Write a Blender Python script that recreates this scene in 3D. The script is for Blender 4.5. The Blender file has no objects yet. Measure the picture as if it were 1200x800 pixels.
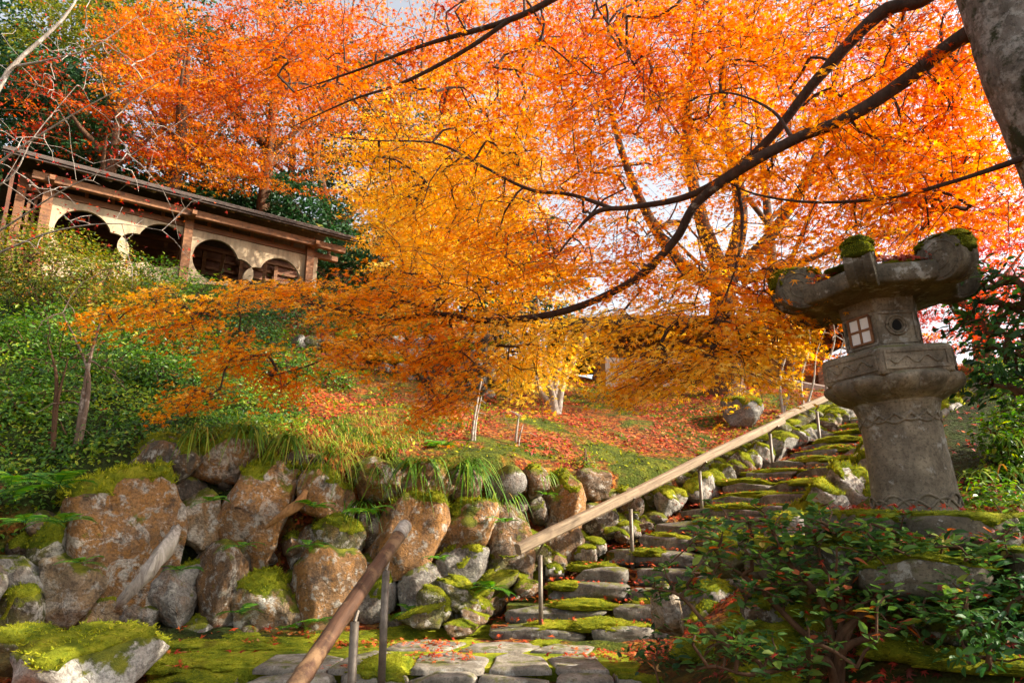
import bpy, bmesh, math
import numpy as np
from mathutils import Vector, Matrix

# ------------------------------------------------------------------ camera, sky, sun, exposure
scene = bpy.context.scene
C = scene.collection
EYE = np.array([0.0, 0.0, 1.2])
PITCH = math.radians(13.6)
cam_d = bpy.data.cameras.new("camera")
cam_d.sensor_width = 36.0
cam_d.lens = 24.0
cam_d.clip_start = 0.05
cam_d.clip_end = 2000.0
cam = bpy.data.objects.new("camera", cam_d)
C.objects.link(cam)
cam.location = EYE
cam.rotation_euler = (math.pi / 2 + PITCH, 0, 0)
scene.camera = cam

SUN_EL = math.radians(32.0)
SUN_AZ = math.radians(98.0)           # clockwise from +Y: low autumn sun from the right
TO_SUN = np.array([math.cos(SUN_EL) * math.sin(SUN_AZ), math.cos(SUN_EL) * math.cos(SUN_AZ), math.sin(SUN_EL)])
world = bpy.data.worlds.new("World")
scene.world = world
world.use_nodes = True
wn = world.node_tree
wn.nodes.clear()
w_out = wn.nodes.new("ShaderNodeOutputWorld")
w_bg = wn.nodes.new("ShaderNodeBackground")
w_sky = wn.nodes.new("ShaderNodeTexSky")
w_sky.sky_type = 'NISHITA'
w_sky.sun_disc = False
w_sky.sun_elevation = SUN_EL
w_sky.sun_rotation = SUN_AZ
w_sky.air_density = 1.0
w_sky.dust_density = 4.0
w_sky.ozone_density = 1.0
w_hsv = wn.nodes.new("ShaderNodeHueSaturation")     # thin bright veil of high cloud: the blue is washed out
w_hsv.inputs["Saturation"].default_value = 0.30
w_hsv.inputs["Value"].default_value = 0.95
wn.links.new(w_sky.outputs[0], w_hsv.inputs["Color"])
wn.links.new(w_hsv.outputs[0], w_bg.inputs["Color"])
w_bg.inputs["Strength"].default_value = 0.15
wn.links.new(w_bg.outputs[0], w_out.inputs["Surface"])

sun_d = bpy.data.lights.new("sun", 'SUN')
sun_d.energy = 5.0
sun_d.angle = math.radians(0.6)
sun_d.color = (1.0, 0.90, 0.74)
sun = bpy.data.objects.new("sun", sun_d)
C.objects.link(sun)
sun.rotation_euler = Vector(TO_SUN).to_track_quat('Z', 'Y').to_euler()
sun.location = (8, -8, 12)

vs = scene.view_settings
vs.view_transform = 'Standard'
vs.look = 'None'
vs.gamma = 1.0
vs.use_curve_mapping = False
vs.exposure = 1.3
scene.render.engine = 'CYCLES'
cy = scene.cycles
cy.max_bounces = 7
cy.diffuse_bounces = 4
cy.glossy_bounces = 2
cy.transmission_bounces = 4
cy.transparent_max_bounces = 4
cy.caustics_reflective = False
cy.caustics_refractive = False
cy.use_denoising = True
cy.use_adaptive_sampling = True
cy.adaptive_threshold = 0.02
cy.sample_clamp_indirect = 6.0

rng = np.random.default_rng(20)
U = lambda a, b, n=None: rng.uniform(a, b, n)

# ------------------------------------------------------------------ pixel -> world helper (a pixel of the photograph and a real distance)
_c, _s = math.cos(PITCH), math.sin(PITCH)
def ray(px, py):
    a = (px - 600) / 800.0
    b = (400 - py) / 800.0
    return np.array([a, _c - b * _s, _s + b * _c])
def P(px, py, Y):
    d = ray(px, py)
    return EYE + d * (Y / d[1])
def PA(px, py, Y):
    px, py, Y = np.broadcast_arrays(np.asarray(px, float), np.asarray(py, float), np.asarray(Y, float))
    a = (px - 600) / 800.0
    b = (400 - py) / 800.0
    d = np.stack([a, _c - b * _s, _s + b * _c], -1)
    return EYE + d * (Y / d[..., 1])[..., None]
def Pz(px, py, z):
    d = ray(px, py)
    return EYE + d * ((z - EYE[2]) / d[2])
def norm(v):
    v = np.asarray(v, float)
    return v / np.maximum(np.linalg.norm(v, axis=-1, keepdims=True), 1e-9)

# ------------------------------------------------------------------ noise
def _h(ix, iy, iz, seed):
    n = (ix * 374761393 + iy * 668265263 + iz * 2147483647 + seed * 1274126177) & 0xFFFFFFFF
    n = ((n ^ (n >> 13)) * 1274126177) & 0xFFFFFFFF
    n = n ^ (n >> 16)
    return (n & 0xFFFF) / 65535.0
def vnoise(p, seed=0):
    p = np.asarray(p, float)
    i = np.floor(p).astype(np.int64)
    f = p - i
    f = f * f * (3 - 2 * f)
    x, y, z = i[..., 0], i[..., 1], i[..., 2]
    fx, fy, fz = f[..., 0], f[..., 1], f[..., 2]
    def L(a, b, t):
        return a + (b - a) * t
    r = L(L(L(_h(x, y, z, seed), _h(x + 1, y, z, seed), fx), L(_h(x, y + 1, z, seed), _h(x + 1, y + 1, z, seed), fx), fy),
          L(L(_h(x, y, z + 1, seed), _h(x + 1, y, z + 1, seed), fx), L(_h(x, y + 1, z + 1, seed), _h(x + 1, y + 1, z + 1, seed), fx), fy), fz)
    return r * 2 - 1
def fbm(p, octv=4, seed=0, gain=0.5):
    p = np.asarray(p, float)
    a, s, t = 1.0, 0.0, 0.0
    for k in range(octv):
        s = s + a * vnoise(p * (2.03 ** k) + 17.3 * k, seed + k)
        t += a
        a *= gain
    return s / t

# ------------------------------------------------------------------ mesh building
class MB:
    """collects vertices and faces, builds ONE mesh object"""
    def __init__(self):
        self.v, self.f, self.a, self.n = [], [], [], 0
    def add(self, V, F, val=None):
        V = np.asarray(V, float).reshape(-1, 3)
        Fs = F if isinstance(F, list) else [F]
        for f in Fs:
            f = np.asarray(f, dtype=np.int64)
            if f.size:
                self.f.append(f + self.n)
        self.v.append(V)
        if val is None:
            val = np.zeros(len(V))
        self.a.append(np.broadcast_to(np.asarray(val, float), (len(V),)))
        self.n += len(V)
        return self
    def box(self, c, s, rz=0.0, val=None):
        c, s = np.asarray(c, float), np.asarray(s, float) / 2
        V = np.array([[x, y, z] for x in (-1, 1) for y in (-1, 1) for z in (-1, 1)], float) * s
        if rz:
            cs, sn = math.cos(rz), math.sin(rz)
            V = np.stack([V[:, 0] * cs - V[:, 1] * sn, V[:, 0] * sn + V[:, 1] * cs, V[:, 2]], 1)
        return self.add(V + c, np.array([[0, 1, 3, 2], [4, 6, 7, 5], [0, 4, 5, 1], [2, 3, 7, 6], [0, 2, 6, 4], [1, 5, 7, 3]]), val)
    def bar(self, a, b, w, h, up=(0, 0, 1)):
        a, b = np.asarray(a, float), np.asarray(b, float)
        d = norm(b - a)
        sd = norm(np.cross(d, up))
        u2 = np.cross(sd, d)
        V = np.array([p + sd * w / 2 * i + u2 * h / 2 * j for p in (a, b) for i, j in ((-1, -1), (1, -1), (1, 1), (-1, 1))])
        return self.add(V, [np.array([[0, 1, 5, 4], [1, 2, 6, 5], [2, 3, 7, 6], [3, 0, 4, 7], [3, 2, 1, 0], [4, 5, 6, 7]])])
    def tube(self, pts, rad, sides=6, cap=True, val=None):
        pts = np.asarray(pts, float)
        V, F = tubes(pts[None], np.broadcast_to(np.asarray(rad, float), (len(pts),))[None], sides)
        self.add(V, F, val)
        if cap:
            n = len(pts)
            base = self.n - n * sides
            self.f.append(np.arange(sides)[::-1][None] + base)
            self.f.append((np.arange(sides) + (n - 1) * sides)[None] + base)
        return self
    def lathe(self, prof, n=32, c=(0, 0, 0), wob=None):
        prof = np.asarray(prof, float)
        a = np.arange(n) * 2 * math.pi / n
        r = prof[:, 0][:, None] * np.ones(n)
        if wob is not None:
            r = r * wob(prof[:, 1][:, None], a[None])
        V = np.stack([r * np.cos(a), r * np.sin(a), prof[:, 1][:, None] * np.ones(n)], -1).reshape(-1, 3) + np.asarray(c, float)
        m = len(prof)
        i, j = np.meshgrid(np.arange(m - 1), np.arange(n), indexing='ij')
        j2 = (j + 1) % n
        F = np.stack([i * n + j, i * n + j2, (i + 1) * n + j2, (i + 1) * n + j], -1).reshape(-1, 4)
        self.add(V, F)
        b = self.n - m * n
        self.f.append((np.arange(n)[::-1] + b)[None])
        self.f.append((np.arange(n) + (m - 1) * n + b)[None])
        return self
    def mesh(self, name, mat=None, smooth=False):
        V = np.concatenate(self.v).astype(np.float32)
        me = bpy.data.meshes.new(name)
        loops = np.concatenate([f.reshape(-1) for f in self.f]).astype(np.int32)
        tot = np.concatenate([np.full(len(f), f.shape[1], np.int32) for f in self.f])
        start = np.concatenate([[0], np.cumsum(tot)[:-1]]).astype(np.int32)
        me.vertices.add(len(V))
        me.vertices.foreach_set("co", V.reshape(-1))
        me.loops.add(len(loops))
        me.loops.foreach_set("vertex_index", loops)
        me.polygons.add(len(tot))
        me.polygons.foreach_set("loop_start", start)
        me.polygons.foreach_set("loop_total", tot)
        at = me.attributes.new("v", 'FLOAT', 'POINT')
        at.data.foreach_set("value", np.concatenate(self.a).astype(np.float32))
        me.update(calc_edges=True)
        me.polygons.foreach_set("use_smooth", np.full(len(tot), bool(smooth)))
        if mat is not None:
            me.materials.append(mat)
        return me
    def build(self, name, mat=None, parent=None, smooth=False):
        return link(name, self.mesh(name, mat, smooth), parent)

def link(name, me, parent=None, loc=None, rot=None, scale=None):
    o = bpy.data.objects.new(name, me)
    C.objects.link(o)
    if parent is not None:
        o.parent = parent
    if loc is not None:
        o.location = [float(x) for x in loc]
    if rot is not None:
        o.rotation_euler = [float(x) for x in rot]
    if scale is not None:
        o.scale = [float(x) for x in scale]
    return o
def tag(o, label, cat=None, group=None, kind=None):
    if label:
        o["label"] = label
    if cat:
        o["category"] = cat
    if group:
        o["group"] = group
    if kind:
        o["kind"] = kind
    return o
def thing(name, label, cat, loc=(0, 0, 0), rot=(0, 0, 0), group=None):
    o = bpy.data.objects.new(name, None)
    C.objects.link(o)
    o.empty_display_size = 0.2
    o.location = [float(x) for x in loc]
    o.rotation_euler = [float(x) for x in rot]
    return tag(o, label, cat, group)
def child_world(o, root):
    """o was built in world coordinates; keep it there under root (root has no scale)"""
    o.parent = root
    bpy.context.view_layer.update()
    o.matrix_parent_inverse = root.matrix_world.inverted()
    return o
def shift(V, loc):
    return V - np.asarray(loc, float)

def tubes(pts, rad, sides=4):
    """batch of polylines (N,m,3) with radii (N,m) -> verts, quads"""
    pts = np.asarray(pts, float)
    N, m, _ = pts.shape
    t = np.empty_like(pts)
    t[:, 1:-1] = pts[:, 2:] - pts[:, :-2]
    t[:, 0] = pts[:, 1] - pts[:, 0]
    t[:, -1] = pts[:, -1] - pts[:, -2]
    t = norm(t)
    mean = norm(pts[:, -1] - pts[:, 0])
    ref = np.where(np.abs(mean[:, 2:3]) > 0.8, np.array([[1.0, 0.2, 0]]), np.array([[0.1, 0.1, 1.0]]))[:, None]
    s = norm(np.cross(t, np.broadcast_to(ref, t.shape)))
    u = np.cross(s, t)
    a = np.arange(sides) * 2 * math.pi / sides
    ring = s[:, :, None] * np.cos(a)[None, None, :, None] + u[:, :, None] * np.sin(a)[None, None, :, None]
    V = pts[:, :, None] + ring * np.asarray(rad, float)[:, :, None, None]
    n, i, j = np.meshgrid(np.arange(N), np.arange(m - 1), np.arange(sides), indexing='ij')
    j2 = (j + 1) % sides
    b = n * m * sides
    F = np.stack([b + i * sides + j, b + i * sides + j2, b + (i + 1) * sides + j2, b + (i + 1) * sides + j], -1).reshape(-1, 4)
    return V.reshape(-1, 3), F

def spline(pts, n):
    """Catmull-Rom resample of rows (any width) to n points"""
    p = np.asarray(pts, float)
    p = np.vstack([2 * p[0] - p[1], p, 2 * p[-1] - p[-2]])
    m = len(p) - 3
    t = np.linspace(0, m - 1e-6, n)
    k = t.astype(int)
    f = (t - k)[:, None]
    a, b, c, d = p[k], p[k + 1], p[k + 2], p[k + 3]
    return 0.5 * (2 * b + (c - a) * f + (2 * a - 5 * b + 4 * c - d) * f ** 2 + (3 * b - a - 3 * c + d) * f ** 3)

def ico(sub):
    bm = bmesh.new()
    bmesh.ops.create_icosphere(bm, subdivisions=sub, radius=1.0)
    V = np.array([v.co[:] for v in bm.verts])
    F = np.array([[v.index for v in f.verts] for f in bm.faces])
    bm.free()
    return V, F
ICO = {k: ico(k) for k in (2, 3, 4, 5)}

# ------------------------------------------------------------------ leaves
def star(lobes, inner=0.34, back=0.12, curl=0.18):
    """maple leaf: lobes as (angle, length), fan of triangles round a centre vertex"""
    pts = [[0.0, 0.0, 0.04]]
    n = len(lobes)
    for k, (a, l) in enumerate(lobes):
        a = math.radians(a)
        pts.append([l * math.cos(a), l * math.sin(a), -curl * l * l])
        if k < n - 1:
            b = math.radians((lobes[k][0] + lobes[k + 1][0]) / 2)
            pts.append([inner * math.cos(b), inner * math.sin(b), 0.0])
    pts.append([-back, 0.0, 0.0])
    m = len(pts) - 1
    F = np.array([[0, 1 + k, 1 + (k + 1) % m] for k in range(m)])
    return np.array(pts), F
MAPLE = star([(-118, .55), (-72, .82), (-35, .98), (0, 1.08), (35, .98), (72, .82), (118, .55)], inner=0.36)
MAPLE5 = star([(-95, .7), (-45, .95), (0, 1.08), (45, .95), (95, .7)], inner=0.33)
MAPLE3 = (np.array([[-.2, 0, 0], [.25, -.22, 0], [.1, -.95, -.1], [1.05, 0, -.15], [.1, .95, -.1], [.25, .22, 0]]), np.array([[0, 2, 1], [0, 1, 3], [0, 3, 5], [0, 5, 4]]))
OVATE = (np.array([[0, 0, 0], [.35, -.27, .06], [.75, -.2, .03], [1.05, 0, -.1], [.75, .2, .03], [.35, .27, .06], [.5, 0, -.03]]),
         np.array([[0, 1, 6], [1, 2, 6], [2, 3, 6], [3, 4, 6], [4, 5, 6], [5, 0, 6]]))
DIAMOND = (np.array([[0, 0, 0], [.5, -.26, .05], [1.05, 0, -.08], [.5, .26, .05]]), np.array([[0, 1, 2], [0, 2, 3]]))

def leaves(mb, tmpl, pos, nrm, fwd, size, val):
    """place a leaf template at every pos: local x -> fwd, z -> nrm"""
    T, F = tmpl
    nrm = norm(nrm)
    fwd = norm(fwd - nrm * np.sum(fwd * nrm, -1, keepdims=True))
    sd = np.cross(nrm, fwd)
    size = np.broadcast_to(np.asarray(size, float), (len(pos),))
    V = pos[:, None] + size[:, None, None] * (T[None, :, 0:1] * fwd[:, None] + T[None, :, 1:2] * sd[:, None] + T[None, :, 2:3] * nrm[:, None])
    FF = (F[None] + (np.arange(len(pos)) * len(T))[:, None, None]).reshape(-1, F.shape[1])
    mb.add(V.reshape(-1, 3), FF, np.repeat(np.broadcast_to(np.asarray(val, float), (len(pos),)), len(T)))

def rand_dir(n):
    v = rng.normal(size=(n, 3))
    return norm(v)

def sprays(mb, org, out, L, k, size, val, tilt=0.45, width=0.5, droop=0.35, tmpl=MAPLE5, twig=None, vj=0.16, up=None):
    """flat layered leaf sprays: org (N,3), out (N,3); k leaves each"""
    N = len(org)
    out = norm(out)
    L = np.broadcast_to(np.asarray(L, float), (N,))
    up0 = np.array([0, 0, 1.0]) if up is None else up
    sd = norm(np.cross(out, np.array([0, 0, 1.0])) + 1e-5)
    s = rng.uniform(0.08, 1.0, (N, k))
    side = rng.choice([-1, 1], (N, k)) * rng.uniform(0, 1, (N, k)) ** 0.8
    w = width * (1.05 - 0.65 * s)
    pos = org[:, None] + out[:, None] * (L[:, None] * s)[..., None] + sd[:, None] * (L[:, None] * w * side)[..., None]
    pos[..., 2] -= droop * L[:, None] * (s ** 2 + 0.5 * (w * side) ** 2)
    pos += rng.normal(size=pos.shape) * np.array([.05, .05, .028]) * L[:, None, None]
    nr = np.broadcast_to(up0, pos.shape) + rng.normal(size=pos.shape) * tilt + out[:, None] * 0.3
    fw = out[:, None] * 0.6 + sd[:, None] * (side * 0.9)[..., None] + np.array([0, 0, -0.35]) + rng.normal(size=pos.shape) * 0.35
    v = np.broadcast_to(np.asarray(val, float).reshape(-1, 1), (N, k)) + rng.normal(size=(N, k)) * vj
    sz = size * rng.uniform(0.65, 1.25, (N, k))
    leaves(mb, tmpl, pos.reshape(-1, 3), nr.reshape(-1, 3), fw.reshape(-1, 3), sz.reshape(-1), np.clip(v, 0, 1).reshape(-1))
    if twig is not None:
        t = np.array([0, .35, .7, 1.0])
        pp = org[:, None] + out[:, None] * (L[:, None] * t)[..., None]
        pp[..., 2] -= droop * L[:, None] * t ** 2
        V, F = tubes(pp, np.broadcast_to(np.array([.0045, .0035, .0025, .0012]), (N, 4)) * twig[1], 3)
        twig[0].add(V, F)

def network(mb, skel, targets, r0=0.003, sides=4, sag=0.06, bias=0.0, rmax=0.05):
    """join each target to the nearest node already in the tree; thickness follows what a branch carries"""
    targets = np.asarray(targets, float)
    skel = np.asarray(skel, float)
    d0 = np.min(np.linalg.norm(targets[:, None] - skel[None], axis=-1), 1)
    order = np.argsort(d0)
    M = len(skel)
    cap = M + 2 * len(targets)
    node = np.zeros((cap, 3))
    node[:M] = skel
    par = np.full(cap, -1)
    n = M
    for t in order:
        p = targets[t]
        dd = np.linalg.norm(node[:n] - p, axis=1)
        j = int(np.argmin(dd + bias * np.arange(n) / cap))
        mid = (node[j] + p) / 2 + rng.normal(size=3) * 0.05 * dd[j] + np.array([0, 0, sag * dd[j]])
        node[n] = mid
        par[n] = j
        node[n + 1] = p
        par[n + 1] = n
        n += 2
    cnt = np.ones(n)
    for i in range(n - 1, M - 1, -1):
        if par[i] >= 0:
            cnt[par[i]] += cnt[i]
    pl, rr = [], []
    for i in range(M, n, 2):
        j = par[i]
        r = min(rmax, r0 * cnt[i] ** 0.5)
        r2 = min(rmax, r0 * cnt[i + 1] ** 0.5)
        pl.append([node[j], node[i], node[i + 1]])
        rr.append([r * 1.15, r, r2])
    if pl:
        V, F = tubes(np.array(pl), np.array(rr), sides)
        mb.add(V, F)

# ------------------------------------------------------------------ materials
MATS = {}
class N:
    def __init__(self, name):
        self.m = bpy.data.materials.new(name)
        self.m.use_nodes = True
        self.t = self.m.node_tree
        self.t.nodes.clear()
        self.out = self.t.nodes.new("ShaderNodeOutputMaterial")
        MATS[name] = self.m
    def n(self, typ, **kw):
        nd = self.t.nodes.new("ShaderNode" + typ)
        for k, v in kw.items():
            setattr(nd, k, v)
        return nd
    def l(self, a, b):
        self.t.links.new(a, b)
    def setin(self, node, key, val):
        if hasattr(val, "is_output"):
            self.l(val, node.inputs[key])
        else:
            node.inputs[key].default_value = val
    def pos(self, scale=(1, 1, 1)):
        if not hasattr(self, "_geo"):
            self._geo = self.n("NewGeometry")
        if scale == (1, 1, 1):
            return self._geo.outputs["Position"]
        mp = self.n("Mapping")
        self.l(self._geo.outputs["Position"], mp.inputs["Vector"])
        mp.inputs["Scale"].default_value = scale
        return mp.outputs[0]
    def obj(self, scale=(1, 1, 1)):
        tc = self.n("TexCoord")
        mp = self.n("Mapping")
        self.l(tc.outputs["Object"], mp.inputs["Vector"])
        mp.inputs["Scale"].default_value = scale
        return mp.outputs[0]
    def noise(self, vec, scale, detail=5.0, rough=0.6, dist=0.0):
        nd = self.n("TexNoise")
        self.l(vec, nd.inputs["Vector"])
        nd.inputs["Scale"].default_value = scale
        nd.inputs["Detail"].default_value = detail
        nd.inputs["Roughness"].default_value = rough
        nd.inputs["Distortion"].default_value = dist
        return nd.outputs["Fac"]
    def voro(self, vec, scale, feat='F1', out="Distance"):
        nd = self.n("TexVoronoi")
        nd.feature = feat
        self.l(vec, nd.inputs["Vector"])
        nd.inputs["Scale"].default_value = scale
        return nd.outputs[out]
    def ramp(self, fac, stops, interp='LINEAR'):
        nd = self.n("ValToRGB")
        nd.color_ramp.interpolation = interp
        el = nd.color_ramp.elements
        while len(el) < len(stops):
            el.new(0.5)
        for e, (p, c) in zip(el, stops):
            e.position = p
            e.color = (c[0], c[1], c[2], 1) if hasattr(c, "__len__") else (c, c, c, 1)
        self.l(fac, nd.inputs[0])
        return nd.outputs[0]
    def mix(self, fac, a, b, mode='MIX'):
        nd = self.n("Mix")
        nd.data_type = 'RGBA'
        nd.blend_type = mode
        nd.clamp_factor = True
        for key, val in ((0, fac), (6, a), (7, b)):
            if hasattr(val, "is_output"):
                self.l(val, nd.inputs[key])
            elif key == 0:
                nd.inputs[0].default_value = val
            else:
                nd.inputs[key].default_value = (val[0], val[1], val[2], 1)
        return nd.outputs[2]
    def math(self, op, a, b=0.0, clamp=False):
        nd = self.n("Math", operation=op)
        nd.use_clamp = clamp
        for k, val in ((0, a), (1, b)):
            if hasattr(val, "is_output"):
                self.l(val, nd.inputs[k])
            else:
                nd.inputs[k].default_value = val
        return nd.outputs[0]
    def nz(self):
        if not hasattr(self, "_geo"):
            self._geo = self.n("NewGeometry")
        sx = self.n("SeparateXYZ")
        self.l(self._geo.outputs["Normal"], sx.inputs[0])
        return sx.outputs[2]
    def bump(self, h, strength=0.4, dist=0.02):
        nd = self.n("Bump")
        nd.inputs["Strength"].default_value = strength
        nd.inputs["Distance"].default_value = dist
        self.l(h, nd.inputs["Height"])
        return nd.outputs[0]
    def bsdf(self, col, rough=0.8, bump=None, spec=0.3, metal=0.0):
        b = self.n("BsdfPrincipled")
        self.setin(b, "Base Color", col if hasattr(col, "is_output") else (col[0], col[1], col[2], 1))
        self.setin(b, "Roughness", rough)
        b.inputs["Specular IOR Level"].default_value = spec
        b.inputs["Metallic"].default_value = metal
        if bump is not None:
            self.l(bump, b.inputs["Normal"])
        self.l(b.outputs[0], self.out.inputs["Surface"])
        return b
    def attr(self, name="v"):
        a = self.n("Attribute")
        a.attribute_name = name
        return a.outputs["Fac"]

def leaf_mat(name, stops, trans=0.5, rough=0.5, spec=0.25, tboost=1.25):
    m = N(name)
    col = m.ramp(m.attr(), stops)
    b = m.bsdf(col, rough, spec=spec)
    tr = m.n("BsdfTranslucent")
    hs = m.n("HueSaturation")
    hs.inputs["Saturation"].default_value = 1.1
    hs.inputs["Value"].default_value = tboost
    m.l(col, hs.inputs["Color"])
    m.l(hs.outputs[0], tr.inputs["Color"])
    mx = m.n("MixShader")
    mx.inputs[0].default_value = trans
    m.l(b.outputs[0], mx.inputs[1])
    m.l(tr.outputs[0], mx.inputs[2])
    m.l(mx.outputs[0], m.out.inputs["Surface"])
    return m.m

# maple leaves: 0 deep red ... 0.5 orange ... 1 golden yellow
M_MAPLE = leaf_mat("maple_leaf", [(0.0, (.28, .018, .010)), (.22, (.52, .065, .010)), (.45, (.74, .20, .012)), (.7, (.84, .40, .025)), (1.0, (.90, .66, .13))], trans=0.5)
M_REDMAPLE = leaf_mat("red_maple_leaf", [(0.0, (.20, .012, .018)), (.4, (.46, .03, .025)), (.75, (.64, .09, .025)), (1.0, (.72, .2, .03))], trans=0.5)
M_FALLEN = leaf_mat("fallen_leaf", [(0.0, (.10, .02, .012)), (.3, (.30, .025, .015)), (.6, (.52, .07, .015)), (.85, (.60, .17, .03)), (1.0, (.50, .27, .09))], trans=0.15, rough=0.6)
M_GREEN = leaf_mat("green_leaf", [(0.0, (.018, .05, .010)), (.35, (.05, .14, .016)), (.7, (.13, .26, .02)), (1.0, (.36, .40, .03))], trans=0.4, rough=0.38, spec=0.4)
M_DARK = leaf_mat("evergreen_leaf", [(0.0, (.008, .026, .012)), (.5, (.02, .07, .02)), (1.0, (.06, .15, .025))], trans=0.3, rough=0.45, spec=0.3)
M_RHODO = leaf_mat("rhododendron_leaf", [(0.0, (.025, .06, .02)), (.4, (.065, .15, .035)), (.75, (.15, .27, .045)), (.93, (.32, .36, .06)), (1.0, (.42, .11, .04))], trans=0.45, rough=0.5, spec=0.25)
M_OLIVE = leaf_mat("azalea_leaf", [(0.0, (.03, .07, .01)), (.35, (.10, .16, .015)), (.65, (.27, .26, .025)), (.85, (.42, .24, .02)), (1.0, (.48, .12, .02))], trans=0.35, rough=0.5)
M_GRASS = leaf_mat("grass_blade", [(0.0, (.02, .07, .01)), (.45, (.08, .20, .015)), (.75, (.24, .33, .03)), (.9, (.42, .30, .06)), (1.0, (.40, .16, .04))], trans=0.35, rough=0.45)
M_FERN = leaf_mat("fern_leaf", [(0.0, (.02, .10, .02)), (.6, (.08, .24, .02)), (1.0, (.28, .42, .03))], trans=0.4, rough=0.5)
M_MOSSBLADE = leaf_mat("moss_tip", [(0.0, (.08, .11, .008)), (.5, (.28, .31, .014)), (1.0, (.55, .48, .04))], trans=0.3, rough=0.8, spec=0.1)

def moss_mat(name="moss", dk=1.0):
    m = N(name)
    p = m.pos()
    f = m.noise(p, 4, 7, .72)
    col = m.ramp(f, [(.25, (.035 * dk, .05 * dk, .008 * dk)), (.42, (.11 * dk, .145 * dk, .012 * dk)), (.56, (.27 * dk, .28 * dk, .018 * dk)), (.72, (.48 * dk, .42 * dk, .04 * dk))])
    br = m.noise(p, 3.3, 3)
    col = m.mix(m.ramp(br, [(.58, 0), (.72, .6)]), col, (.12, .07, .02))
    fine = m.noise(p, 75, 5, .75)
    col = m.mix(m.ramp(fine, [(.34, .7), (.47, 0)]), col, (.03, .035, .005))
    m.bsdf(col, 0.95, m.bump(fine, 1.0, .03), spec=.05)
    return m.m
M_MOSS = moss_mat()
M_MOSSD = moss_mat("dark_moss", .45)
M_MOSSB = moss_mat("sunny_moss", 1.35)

def rock_mat():
    """tint from Object Info colour, alpha = how mossy"""
    m = N("boulder_rock")
    oi = m.n("ObjectInfo")
    p = m.pos()
    n1 = m.noise(p, 2.6, 7, .62, .4)
    n2 = m.noise(p, 11, 6, .7)
    n3 = m.noise(m.pos((1, 1, .35)), 7, 5, .6, 1.2)
    base = m.mix(m.ramp(n1, [(.42, .05), (.72, .8)]), oi.outputs["Color"], (.13, .10, .075))
    rust = m.mix(m.ramp(n3, [(.47, 0), (.6, .85)]), base, (.36, .165, .04))
    rust = m.mix(m.math('SUBTRACT', 1.0, oi.outputs["Alpha"], True), rust, base)
    grey = m.mix(m.ramp(n2, [(.54, 0), (.62, .85)]), rust, (.50, .46, .39))
    lich = m.noise(p, 3.1, 8, .72, .8)
    grey = m.mix(m.math('MULTIPLY', m.ramp(lich, [(.54, 0), (.59, 1)]), oi.outputs['Random']), grey, (.58, .54, .46))
    dark = m.mix(m.ramp(m.noise(p, 5.2, 5, .7), [(.54, 0), (.68, .85)]), grey, (.045, .035, .028))
    speck = m.mix(m.ramp(m.noise(p, 40, 3, .6), [(.35, .5), (.55, 0)]), dark, (.03, .025, .02))
    mossn = m.noise(p, 4.0, 6, .7)
    mf = m.math('ADD', m.math('MULTIPLY', m.nz(), .55), m.math('MULTIPLY', mossn, 1.6))
    mf = m.math('ADD', mf, m.math('MULTIPLY', oi.outputs["Random"], .16))
    mf = m.ramp(mf, [(1.12 / 2, 0), (1.24 / 2, 1)]) if False else m.ramp(m.math('MULTIPLY', mf, .5), [(.60, 0), (.66, 1)])
    mossc = m.ramp(m.noise(p, 9, 4), [(.3, (.05, .065, .008)), (.5, (.15, .16, .012)), (.7, (.28, .27, .02))])
    col = m.mix(mf, speck, mossc)
    crk = m.n('TexVoronoi')
    crk.feature = 'DISTANCE_TO_EDGE'
    wv = m.n('VectorMath', operation='ADD')
    nz3 = m.n('TexNoise')
    m.l(p, nz3.inputs['Vector'])
    nz3.inputs['Scale'].default_value = 3.0
    m.l(p, wv.inputs[0])
    m.l(nz3.outputs['Color'], wv.inputs[1])
    m.l(wv.outputs[0], crk.inputs['Vector'])
    crk.inputs['Scale'].default_value = 2.2
    cr_ = m.ramp(crk.outputs['Distance'], [(0.0, 0), (.035, 1)])
    h = m.math('ADD', m.math('MULTIPLY', n2, .7), m.math('MULTIPLY', m.noise(p, 45, 6, .75), .5))
    h = m.math('ADD', h, m.math('MULTIPLY', cr_, .14))
    h = m.math('ADD', h, m.math('MULTIPLY', m.math('MULTIPLY', mf, m.noise(p, 110, 3)), .5))
    m.bsdf(col, .82, m.bump(h, .95, .06), spec=.25)
    return m.m
M_ROCK = rock_mat()

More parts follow.
